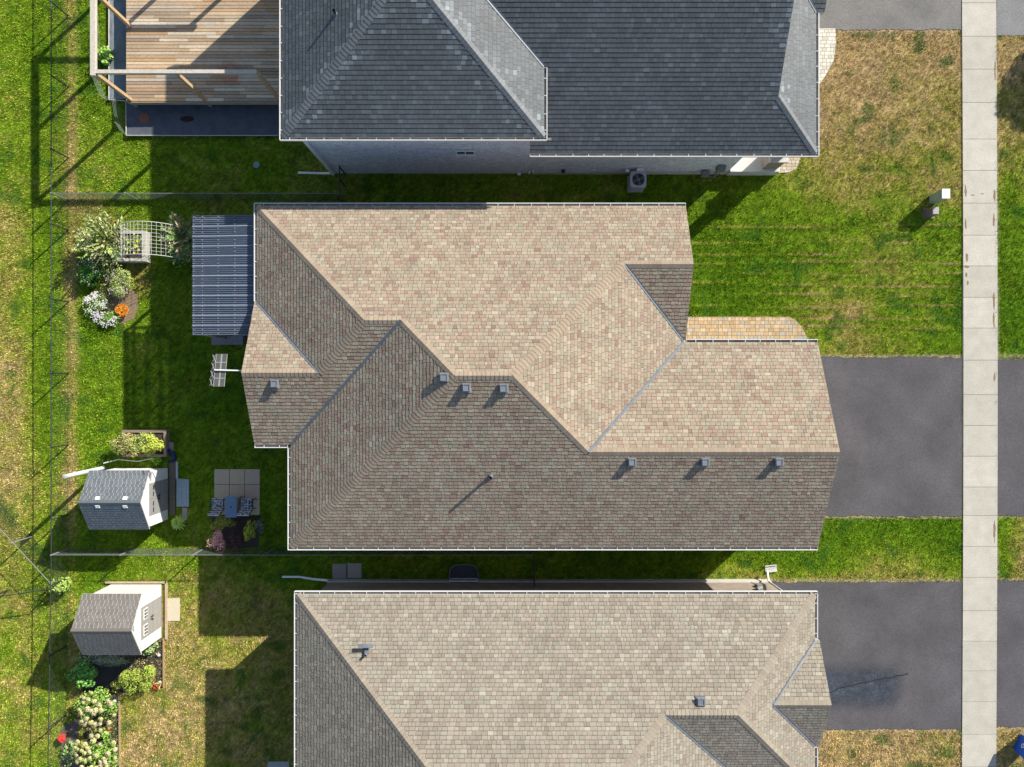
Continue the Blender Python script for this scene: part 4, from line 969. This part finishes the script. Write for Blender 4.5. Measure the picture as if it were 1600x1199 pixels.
def hydrangea(label, px, py, r_, n, seed, sx=1, sy=1):
    h = .95; c = P(px, py, .6); c.z = 0; B = thing('hydrangea', label, 'hydrangea', c, 'hydrangea bushes')
    m = MB(); leafy(m, (0, 0, 0), r_, h, 1500, .10, [(.13, .24, .04), (.20, .30, .06), (.08, .15, .03)], seed=seed)
    m.v = [(c.x+v[0]*sx, c.y+v[1]*sy, c.z+v[2]) for v in m.v]; m.build('foliage', M['leaf'], B); stems(c, r_, h, 8, seed).build('stem', M['bark'], B)
    r = random.Random(seed); src = []
    for v in range(4):
        m = MB()
        for i in range(170):
            d_ = Vector((r.gauss(0, 1), r.gauss(0, 1), r.gauss(0, .8))).normalized(); p = d_*.10*r.uniform(.85, 1.05); a = d_.orthogonal().normalized()*.016; b = d_.cross(a)
            g = r.uniform(.85, 1.15); cc = ((.60, .58, .27), (.66, .60, .34), (.55, .58, .22), (.64, .54, .32))[v]
            m.face([p-a, p-b, p+a+d_*.006, p+b+d_*.006], tuple(q*g for q in cc))
        m.lathe((0, 0, 0), [(.0, -.07), (.055, -.04), (.07, 0), (.055, .04), (.01, .07)], 8, col=(.35, .34, .16)); o = m.build('flower_head', M['petal'], B); o.matrix_parent_inverse = Matrix(); src.append(o)
    spots = []; tries = 0
    while len(spots) < n and tries < 4000:
        tries += 1; t = r.uniform(0, 6.28); rd = r_*math.sqrt(r.random()); p = Vector((math.cos(t)*rd*sx, math.sin(t)*rd*sy))
        if all((p-q).length > .155 for q in spots): spots.append(p)
    for i, p in enumerate(spots):
        o = src[i] if i < 4 else src[r.randrange(4)].copy()
        if i >= 4: COL.objects.link(o); o.parent = B
        u = min(1, p.length/r_); s = r.uniform(.75, 1.25); o.scale = (s, s, s*.85); o.rotation_euler = (0, 0, r.uniform(0, 6)); o.location = (p.x, p.y, h*(.60+.38*math.sqrt(max(0, 1-u*u)))+r.uniform(-.05, .05))
hydrangea('cream hydrangea bush, the upper of the two beside the edging board', 150, 1107, .84, 27, 51, 1.0, 1.0)
hydrangea('cream hydrangea bush at the bottom edge, packed with blooms', 152, 1176, 1.0, 40, 52, .95, 1.0)
bush('small green plant between the two hydrangea bushes', 'plant', 163, 1145, .3, .35, 350, .07, [(.20, .36, .05), (.14, .28, .04)], name='plant', seed=53)
bush('leafy climber on the fence corner above the cream shed', 'climber', 95, 916, .42, .9, 700, .10, [(.24, .32, .07), (.16, .26, .05), (.3, .36, .1)], name='climbing_plant', seed=54)
bush('weedy leaves along the rear fence at the bottom edge', 'plant', 108, 1178, .38, .35, 420, .08, [(.14, .22, .07), (.2, .26, .1)], name='plant', seed=55, sy=1.6)
bush('bright green plant growing beside the deck by the fabric strip', 'plant', 163, 86, .42, .8, 700, .10, [(.24, .36, .07), (.16, .30, .05), (.3, .4, .1)], name='plant', zb=0, seed=56)
def ball(px, py, r_, c, label, cat='ball', name='garden_ball', z_=None):
    p = P(px, py, r_); m = MB(); n = 10; prof = [(r_*math.sin(math.pi*i/n)+.001, -r_*math.cos(math.pi*i/n)) for i in range(n+1)]; m.lathe((p.x, p.y, z_ or r_), prof, 16, col=c)
    return tag(m.build(name, M['paint'], smooth=True), label, cat)
bush('cluster of scarlet geranium flowers by the rear fence', 'flower', 99, 1152, .17, .35, 60, .05, [(.1, .2, .04)], name='geranium', seed=57, flowers=(120, .035, [(.75, .045, .03), (.85, .10, .07)]))
bush('small spiky plant with a red bloom at the mulch bed corner', 'flower', 246, 1070, .2, .2, 60, .10, [(.3, .4, .16)], name='flower', seed=58, flowers=(26, .03, [(.6, .04, .03)]))
ball(169, 1080, .075, (.26, .06, .03), 'terracotta coloured ball under the small yellow shrub')
ball(209, 1068, .06, (.55, .6, .66), 'silver gazing ball below the round yellow green shrub')
ball(248, 1024, .07, (.50, .58, .70), 'pale blue gazing ball on mulch near the hosta')
ball(179, 1096, .07, (.55, .58, .62), 'pale grey stone ball at the bend of the edging', 'ball')
ball(170, 1139, .06, (.45, .12, .06), 'small rust coloured ball right of the plant between the hydrangeas')
ball(168, 1191, .10, (.75, .75, .76), 'white stone ball at the foot of the bottom hydrangea')
ball(123, 1118, .07, (.55, .22, .10), 'orange ball at the left edge of the upper hydrangea')

m = MB(); r = random.Random(77)
for i in range(70):
    px, py = r.choice(((r.gauss(345, 30), r.gauss(935, 35)), (r.gauss(405, 25), r.gauss(960, 60)), (r.gauss(300, 25), r.gauss(1010, 20)), (r.uniform(205, 440), r.uniform(860, 1150)), (r.uniform(20, 240), r.uniform(330, 640))))
    c = P(px, py, .075); s_ = r.uniform(.008, .019); a = r.uniform(0, 3)
    m.face([c+Vector((math.cos(a+k*math.pi/2)*s_*(1 if k % 2 else 1.6), math.sin(a+k*math.pi/2)*s_, r.uniform(-.008, .008))) for k in range(4)], (.62, .62, .58))
o = m.build('fallen_petals', M['petal']); o['kind'] = 'stuff'; o['label'] = 'scattered white petals lying on the lawn'; o['category'] = 'petals'
# ================================================================== patio chairs and table
def cushmat():
    def f(T, geo, cur):
        v = T.nodes.new("ShaderNodeTexVoronoi"); v.inputs["Scale"].default_value = 16; v.inputs["Randomness"].default_value = .35
        T.links.new(geo.outputs["Position"], v.inputs["Vector"])
        r = T.nodes.new("ShaderNodeValToRGB"); r.color_ramp.elements[0].position = .42; r.color_ramp.elements[0].color = (.62, .62, .64, 1); r.color_ramp.elements[1].position = .5; r.color_ramp.elements[1].color = (.03, .035, .06, 1)
        T.links.new(v.outputs["Distance"], r.inputs[0]); return r.outputs[0]
    return mat('patterned cushion', rough=.85, build=f)
CU = cushmat()
def chair(px, label):
    p = P(px, 788, .45); x, y = p.x, p.y; C = thing('patio_chair', label, 'chair', (x, y, 0), 'patio chairs')
    m = MB(); m.box((x, y+.02, .45), (.50, .46, .09)); m.build('seat_cushion', CU, C)
    m = MB(); m.box((x, y-.30, .72), (.50, .09, .50), M=Matrix.Rotation(.32, 3, 'X')); m.build('back_cushion', CU, C)
    for sx_ in (-1, 1):
        for sy_ in (-1, 1):
            m = MB(); m.tube([(x+sx_*.25, y+sy_*.22, 0), (x+sx_*.25, y+sy_*.22, .42)], .014, 6); m.build('leg', M['black'], C)
        m = MB(); m.tube([(x+sx_*.28, y+.22, .42), (x+sx_*.28, y+.2, .62), (x+sx_*.28, y-.25, .64)], .014, 6); m.build('armrest', M['black'], C)
chair(341, 'patio chair with black and white patterned cushions, left of the blue box')
chair(386, 'patio chair with black and white patterned cushions, right of the blue box')
SBX = thing('storage_box', 'blue lidded storage box between the two patterned patio chairs', 'storage box', P(364, 790, .7))
p = P(361, 792.5, .75)
m = MB(); m.box((p.x, p.y, .36), (.44, .80, .72), col=(.48, .44, .36)); m.build('body', M['paint'], SBX)
m = MB(); m.box((p.x, p.y, .745), (.48, .88, .05), col=(.15, .22, .32)); m.build('lid', M['paint'], SBX)
m = MB(); m.box((p.x, p.y, .785), (.05, .05, .03), col=(.03, .04, .08)); m.build('handle', M['paint'], SBX)

# ================================================================== patio cover
PC = thing('patio_cover', 'corrugated blue grey translucent patio cover against the middle house rear wall', 'patio cover', (-11, 4, 0))
x0, x1, y0, y1 = -12.32, -9.46, 1.86, 6.46; z0_, z1_ = 3.58, 3.76
m = MB(); per = .0762; n = int((y1-y0)/per*6); rows = []
for i in range(n+1):
    y = y0+(y1-y0)*i/n; hz = .019*math.sin(2*math.pi*(y-y0)/per); rows.append((y, hz))
for (ya_, ha), (yb_, hb) in zip(rows, rows[1:]):
    m.face([(x0, ya_, z0_+ha), (x1, ya_, z1_+ha), (x1, yb_, z1_+hb), (x0, yb_, z0_+hb)])
m.build('corrugated_panel', M['poly'], PC)
for k in range(1, 12):
    yy = y0+k*.381; m = MB(); m.face([(x0, yy-.016, z0_+.023), (x1, yy-.016, z1_+.023), (x1, yy+.016, z1_+.023), (x0, yy+.016, z0_+.023)], (.27, .30, .34)); m.build('lap_seam', M['paint'], PC)
for xx in (x0+.06, x0+.40, x0+1.02, x0+1.68, x0+2.4):
    zz = z0_+(xx-x0)/(x1-x0)*(z1_-z0_)
    m = MB(); m.box((xx, (y0+y1)/2, zz-.075), (.06, y1-y0-.04, .11), col=(.36, .32, .27)); m.build('purlin', M['wood'], PC)
    m = MB(); 
    for k in range(31): m.box((xx, y0+.06+k*(y1-y0-.1)/30, zz+.018), (.024, .024, .012), col=(.42, .38, .30))
    m.build('screw_row', M['paint'], PC)
for yy in (y0+.1, (y0+y1)/2, y1-.1):
    zz = z0_-.17
    m = MB(); m.box(((x0+x1)/2, yy, zz-.02), (x1-x0-.1, .07, .08), col=(.36, .30, .24)); m.build('rafter', M['wood'], PC)
    m = MB(); m.box((x0+.1, yy, zz/2-.04), (.11, .11, zz), col=(.36, .30, .24)); m.build('post', M['wood'], PC)
m = MB(); m.prism(rect(x0+.2, y0+.2, -9.36, y1), -.02, .05, (.25, .24, .22)); struct(m.build('patio_floor', M['walk'])); NOGRASS.append(rect(x0+.2, y0+.2, -9.36, y1))
BN = thing('wooden_bench', 'low wooden bench poking out below the corrugated patio cover', 'bench', P(352, 532, .5))
for i in range(4):
    m = MB(); p = P(355, 527+i*3.4, .6); m.box((p.x, p.y, .58), (1.35, .085, .035), col=(.25, .22, .25)); m.build('slat', M['wood'], BN)
for s_ in (-.6, .6):
    m = MB(); p = P(355, 532, .6); m.box((p.x+s_, p.y, .28), (.06, .32, .56), col=(.2, .18, .18)); m.build('leg', M['wood'], BN)

# TV antenna on the rear gable
AN = thing('television_antenna', 'grid shaped television antenna on a white arm off the middle house rear gable', 'antenna', (-9.6, .4, 5.1))
m = MB(); za_ = 5.0; a = P(376, 579.5, za_); b = P(335, 578.5, za_); m.tube([a+Vector((.25, 0, -.1)), a, b], .028, 8, col=(.7, .71, .7)); m.build('arm', M['paint'], AN)
def pan(px0, px1, py0, py1, sk, zz, nm, nv, nh, r0=.006, slant=.0):
    m = MB(); a = P(px0, py0, zz); b = P(px1, py1, zz); w_ = b.x-a.x; h_ = a.y-b.y
    def q(u, v): return Vector((a.x+u*w_-sk*v, a.y-v*h_, zz+slant*(u-.5)))
    for i in range(nv+1): m.tube([q(i/nv, 0), q(i/nv, 1)], r0*1.1, 4, col=(.20, .20, .19), cap=False)
    for i in range(nh+1): m.tube([q(0, i/nh), q(1, i/nh)], r0, 4, col=(.20, .20, .19), cap=False)
    for v in (.26, .5, .75): m.tube([q(0, v), q(1, v)], .014, 5, col=(.36, .36, .35))
    for u in (0, .47, .54, 1): m.tube([q(u, 0), q(u, 1)], .010, 5, col=(.36, .36, .35))
    m.build(nm, M['paint'], AN)
pan(338, 355, 553.5, 604, .11, 4.95, 'reflector_grid', 12, 30, .0055)
m = MB()
for i in range(4):
    y_ = 560+i*12.5; sk = i*-1.6; c = P(334.5+sk, y_, 5.12)
    for sg in (-1, 1): m.tube([c, c+Vector((.06*sg+.0, .13, .03*sg))], .009, 5, col=(.36, .36, .36)); m.tube([c, c+Vector((.06*sg, -.13, .03*sg))], .009, 5, col=(.36, .36, .36))
m.tube([P(336, 555, 5.12), P(330, 603, 5.12)], .012, 5, col=(.1, .1, .1)); m.build('bow_tie_elements', M['paint'], AN)

# ================================================================== deck and pergola (upper left)
DK = thing('wooden_deck', 'large weathered wooden deck behind the upper house', 'deck', (-13, 14, 0))
m = MB(); r = random.Random(12); y = 11.93; bx0, bx1 = -16.30, -7.85; zt = .85; stain = P(358, 113, zt)
while y < 20:
    x = bx0; 
    while x < bx1:
        l = r.choice((1.2, 1.8, 2.4, 3.0))*r.uniform(.7, 1.2); xe = min(bx1, x+l); g = r.uniform(.78, 1.18); base = r.choice(((.45, .32, .20), (.50, .38, .25), (.40, .265, .15), (.48, .41, .31), (.34, .26, .18)))
        # long board split in short pieces so stains can tint it
        s = x
        while s < xe-1e-4:
            se = min(xe, s+.25); d_ = math.hypot(s+.12-stain.x, (y+.07-stain.y)*1.0); f_ = max(0, 1-abs(d_-.35)/.28)*.55 if d_ < .62 else 0
            c = tuple((base[i]*(1-f_)+(.36, .13, .07)[i]*f_)*g for i in range(3)); m.box(((s+se)/2, y+.066, zt-.015), (se-s, .120, .03), col=c); s = se
        x = xe+.004
    y += .14
m.build('deck_boards', M['wood'], DK)
m = MB(); m.box((-16.28, 16, .70), (.04, 8.2, .26), col=(.36, .29, .2)); m.box((-12.1, 11.90, .70), (8.3, .04, .26), col=(.34, .27, .19)); m.build('fascia_board', M['wood'], DK)
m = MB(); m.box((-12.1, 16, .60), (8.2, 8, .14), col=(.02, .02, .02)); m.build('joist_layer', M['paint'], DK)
for xx in (-16.2, -13, -10):
    for yy in (12, 15.1, 18.2):
        m = MB(); m.box((xx, yy, .27), (.12, .12, .54), col=(.3, .25, .2)); m.build('footing_post', M['wood'], DK)
NOGRASS.append(rect(-16.3, 11.9, -7.8, 20))
PG = thing('pergola_frame', 'bare timber pergola frame standing on the weathered deck', 'pergola', (-13, 14, .85))
wc = (.46, .31, .18); wt = (.50, .45, .38)
for (x_, y_) in ((-16.12, 12.0), (-12.95, 11.98), (-9.83, 12.0), (-16.12, 15.1), (-16.12, 18.2), (-12.95, 18.2), (-10.2, 18.2)):
    m = MB(); m.box((x_, y_, .85+1.33), (.13, .13, 2.66), col=wc); m.build('post', M['wood'], PG)
for c_, d__ in (((-16.12, 15.1, 3.59), (.19, 6.5, .16)), ((-12.95, 12.0, 3.585), (6.2, .14, .15)), ((-12.95, 18.2, 3.585), (6.1, .14, .15))):
    m = MB(); m.box(c_, d__, col=wt); m.build('beam', M['wood'], PG)
# landscape fabric beds beside the deck
m = MB(); r = random.Random(2)
def sheet(m, x0, y0, x1, y1, z_, nx_, ny_, amp, skip=()):
    H = [[z_+r.uniform(-amp, amp) for _ in range(ny_+1)] for _ in range(nx_+1)]
    for i in range(nx_):
        for j in range(ny_):
            q = [(x0+(x1-x0)*a/nx_, y0+(y1-y0)*b/ny_, H[a][b]) for a, b in ((i, j), (i+1, j), (i+1, j+1), (i, j+1))]; m.face(q)
a = P(198, 212, .15); b = P(434, 158, .15); sheet(m, a.x, a.y, -9.0, 12.3, .14, 40, 10, .012); 
m.prism(rect(a.x+.01, a.y+.01, -9.0, 12.25), 0, .10)
fb = struct(m.build('fabric_covered_bed', M['fabric'], smooth=True)); NOGRASS.append(rect(a.x, a.y, -9.0, 12.3))
m = MB(); c = P(225, 184, .17); m.lathe((c.x, c.y, .135), [(.24, 0), (.22, .03), (.05, .045)], 14, col=(.28, .11, .07)); struct(m.build('soil_opening', M['mulch']))
m = MB(); c = P(292, 186, .17); m.v = []; m.lathe((c.x, c.y, .15), [(.25, 0), (.22, .012), (.02, .013)], 14, col=(.035, .02, .02)); m.v = [(c.x+(v[0]-c.x)*1.2, c.y+(v[1]-c.y)*.5, v[2]) for v in m.v]; struct(m.build('soil_opening', M['mulch']))
m = MB(); a = P(170, 155, .1); sheet(m, a.x, a.y, -16.35, 20, .14, 6, 40, .02); m.prism(rect(a.x+.01, a.y+.01, -16.36, 20), 0, .09); struct(m.build('fabric_covered_bed', mat('grey fabric', (.17, .20, .21), .8, noise=.25, nscale=2, bump=.4, bscale=9), smooth=True)); NOGRASS.append(rect(a.x, a.y, -16.3, 20))
EG = thing('bed_edging', 'pale edging rail round the fabric covered beds beside the deck', 'edging', P(198, 212))
for (p_, q_) in ((P(170, 0, .15), P(170, 156, .15)), (P(170, 156, .15), P(196, 158, .15)), (P(197, 158, .15), P(197, 211, .15)), (P(197, 212, .15), P(434, 212, .15))):
    m = MB(); m.tube([p_, q_], .022, 6, col=(.48, .45, .40)); m.build('rail', M['paint'], EG)
# garden netting along the beds
GN = thing('garden_netting', 'sagging green wire netting round the planting beside the deck', 'netting', P(160, 100))
m = MB(); path = [P(150, -20), P(156, 60), P(157, 130), P(168, 158), P(186, 160), P(192, 200), P(199, 212)]
for lv in range(6):
    m.tube([p+Vector((0, 0, .05+lv*.11)) for p in path], .003, 3, col=(.25, .32, .27), cap=False)
for p_, q_ in zip(path, path[1:]):
    k = max(1, int((q_-p_).length/.12))
    for i in range(k): t = p_.lerp(q_, i/k); m.tube([t, t+Vector((0, 0, .62))], .003, 3, col=(.25, .32, .27), cap=False)
m.build('net', M['paint'], GN)
for p_ in path[:-1]:
    m = MB(); m.tube([p_, p_+Vector((0, 0, .7))], .012, 5, col=(.3, .25, .18)); m.build('stake', M['wood'], GN)
# drain lid
m = MB(); c = P(401, 258); m.lathe((c.x, c.y, .02), [(.15, 0), (.14, .02), (.12, .03), (.11, .022), (.02, .024)], 18, col=(.20, .30, .28)); tag(m.build('drain_cover', M['paint']), 'round pale green drain cover in the shaded upper yard', 'drain cover'); NOGRASS.append(rect(c.x-.18, c.y-.18, c.x+.18, c.y+.18))

# ================================================================== street side
UP = thing('utility_pedestal', 'tall grey green utility box with white top beside the sidewalk', 'utility box', (18.24, 7.98, 0))
m = MB(); m.box((18.24, 7.98, .49), (.29, .36, .98), col=(.30, .37, .34)); m.build('cabinet', M['paint'], UP)
m = MB(); m.box((18.24, 7.98, 1.005), (.33, .40, .05), col=(.80, .82, .80)); m.build('lid', M['paint'], UP)
m = MB(); m.box((18.24-.148, 7.98, .55), (.01, .28, .7), col=(.27, .34, .31)); m.build('door', M['paint'], UP)
US = thing('utility_pedestal', 'short brown grey utility stub beside the tall utility box', 'utility box', (18.06, 7.38, 0))
m = MB(); m.box((18.06, 7.38, .25), (.30, .34, .50), col=(.18, .14, .115)); m.build('cabinet', M['paint'], US)
m = MB(); m.box((18.08, 7.38, .535), (.27, .33, .07), taper=.9, col=(.36, .33, .32)); m.build('lid', M['paint'], US)
m = MB(); m.box((18.06, 7.38, .03), (.5, .46, .06), col=(.2, .16, .12)); m.build('plinth', M['paint'], US)
# blue recycling bin
BB = thing('recycling_bin', 'bright blue recycling box on dry verge grass at the right edge', 'bin', (22.2, -15.6, 0))
m = MB(); ang = -.45; R3 = Matrix.Rotation(ang, 3, 'Z'); c = Vector((22.1, -15.62, 0)); bc = (.015, .11, .62)
def ring(s, z_): return [c+R3 @ Vector((a_*s[0], b_*s[1], z_)) for a_, b_ in ((-1, -1), (1, -1), (1, 1), (-1, 1))]
r0_, r1_ = ring((.22, .36), .02), ring((.30, .44), .88); i1 = ring((.28, .42), .88); i0 = ring((.2, .34), .06)
for A_, B_ in ((r0_, r1_), (i1, i0), (r1_, i1)):
    for k in range(4): m.face([A_[k], A_[(k+1) % 4], B_[(k+1) % 4], B_[k]], bc)
m.face(i0, bc); m.build('tub', M['paint'], BB)
m = MB(); o_ = ring((.34, .48), .90); o2 = ring((.32, .46), .96)
m.face(o2, (.02, .22, .75))
for k in range(4): m.face([o_[k], o_[(k+1) % 4], o2[(k+1) % 4], o2[k]], (.02, .22, .75))
m.face(o_[::-1], bc); m.build('lid', M['paint'], BB)
m = MB(); fc = (r0_[0]+r1_[0]+r0_[3]+r1_[3])/4; ex = (r0_[3]-r0_[0]).normalized(); ez = ((r1_[0]+r1_[3])/2-(r0_[0]+r0_[3])/2).normalized(); en = ez.cross(ex).normalized()
if en.x > 0: en = -en
for k in range(3):
    a0 = 2*math.pi*k/3+math.pi/2; a1 = a0+2*math.pi/3
    p0 = fc+(ex*math.cos(a0)+ez*math.sin(a0))*.13+en*.012; p1 = fc+(ex*math.cos(a1)+ez*math.sin(a1))*.13+en*.012
    d_ = (p1-p0); s0, s1 = p0+d_*.18, p0+d_*.62; n_ = d_.normalized().cross(en)
    m.face([s0-n_*.02, s1-n_*.02, s1+n_*.02, s0+n_*.02], (.8, .85, .85)); m.face([s1-n_*.045, p0+d_*.85, s1+n_*.045], (.8, .85, .85))
m.build('recycling_symbol', M['paint'], BB)

# street tree (just outside the frame; its shadow falls on the verge)
TR = thing('street_tree', 'small round street tree on the verge whose shadow darkens the grass at upper right', 'tree', (28.1, 16.9, 0))
tx, ty = 28.1, 16.9
m = MB(); m.tube([(tx, ty, 0), (tx+.03, ty, 1.2), (tx-.03, ty+.04, 2.4), (tx, ty, 3.6), (tx+.05, ty, 4.8)], [.12, .10, .085, .06, .02], 9); r = random.Random(5)
for k in range(12):
    t = r.uniform(0, 6.28); z_ = r.uniform(1.9, 3.9); L = r.uniform(.7, 1.3); m.tube([(tx, ty, z_), (tx+math.cos(t)*L*.5, ty+math.sin(t)*L*.5, z_+L*.35), (tx+math.cos(t)*L, ty+math.sin(t)*L, z_+L*.6)], [.045, .03, .01], 6)
m.build('trunk', M['bark'], TR)
m = MB(); leafy(m, (tx, ty, 1.9), 2.1, 3.3, 26000, .24, GD+GL, seed=77, hollow=.1); m.build('crown', M['leaf'], TR)

# ================================================================== grass blades
def grass(n, x0, x1, y0, y1, name, size=(.035, .07), wd=(.005, .011), seed=0):
    R = np.random.default_rng(seed); x = R.uniform(x0, x1, n); y = R.uniform(y0, y1, n); keep = np.ones(n, bool)
    for poly in NOGRASS:
        ar = sum(poly[i][0]*poly[(i+1) % len(poly)][1]-poly[(i+1) % len(poly)][0]*poly[i][1] for i in range(len(poly)))
        pl = poly if ar > 0 else poly[::-1]
        ins = np.ones(n, bool)
        for i in range(len(pl)):
            ax, ay = pl[i]; bx, by = pl[(i+1) % len(pl)]
            ins &= ((bx-ax)*(y-ay)-(by-ay)*(x-ax)) > -.02
        keep &= ~ins
    x, y = x[keep], y[keep]; n = len(x)
    th = fbm(x, y, 1.2, 55, 3); keep = R.random(n) < (.55+.6*th); x, y = x[keep], y[keep]; n = len(x)
    h = R.uniform(*size, n)*(.7+.8*fbm(x, y, 1.5, 61, 3)); w_ = R.uniform(*wd, n); a = R.uniform(0, 2*np.pi, n); ln = R.uniform(.2, 1.1, n)
    dx, dy = np.cos(a), np.sin(a); la = a+R.uniform(-1, 1, n)+np.pi/2
    V = np.empty((n, 4, 3)); bx = w_*dx; by = w_*dy; tx_, ty_ = np.cos(la)*h*ln, np.sin(la)*h*ln
    V[:, 0] = np.stack([x-bx, y-by, np.zeros(n)], 1); V[:, 1] = np.stack([x+bx, y+by, np.zeros(n)], 1)
    V[:, 2] = np.stack([x+bx*.8+tx_*.5, y+by*.8+ty_*.5, h*.7], 1); V[:, 3] = np.stack([x+tx_, y+ty_, h*.95], 1)
    c = turf(x, y, R.normal(0, .16, n)); c = c*R.uniform(.6, 1.55, n)[:, None]
    me = bpy.data.meshes.new(name); me.vertices.add(n*4); me.vertices.foreach_set('co', V.astype(np.float32).ravel())
    me.loops.add(n*4); me.loops.foreach_set('vertex_index', np.arange(n*4, dtype=np.int32)); me.polygons.add(n); me.polygons.foreach_set('loop_start', np.arange(0, n*4, 4, dtype=np.int32)); me.update(calc_edges=True)
    at = me.color_attributes.new("Col", 'FLOAT_COLOR', 'POINT'); cc = np.repeat(np.hstack([c, np.ones((n, 1))]), 4, axis=0); at.data.foreach_set('color', cc.astype(np.float32).ravel())
    me.materials.append(M['grass']); o = bpy.data.objects.new(name, me); COL.objects.link(o); o['kind'] = 'stuff'
    o['label'] = 'mown grass, part green and part dry, covering the yards'; o['category'] = 'grass'; return o
grass(1350000, -24, 24.4, -18, 18, 'grass', seed=3)
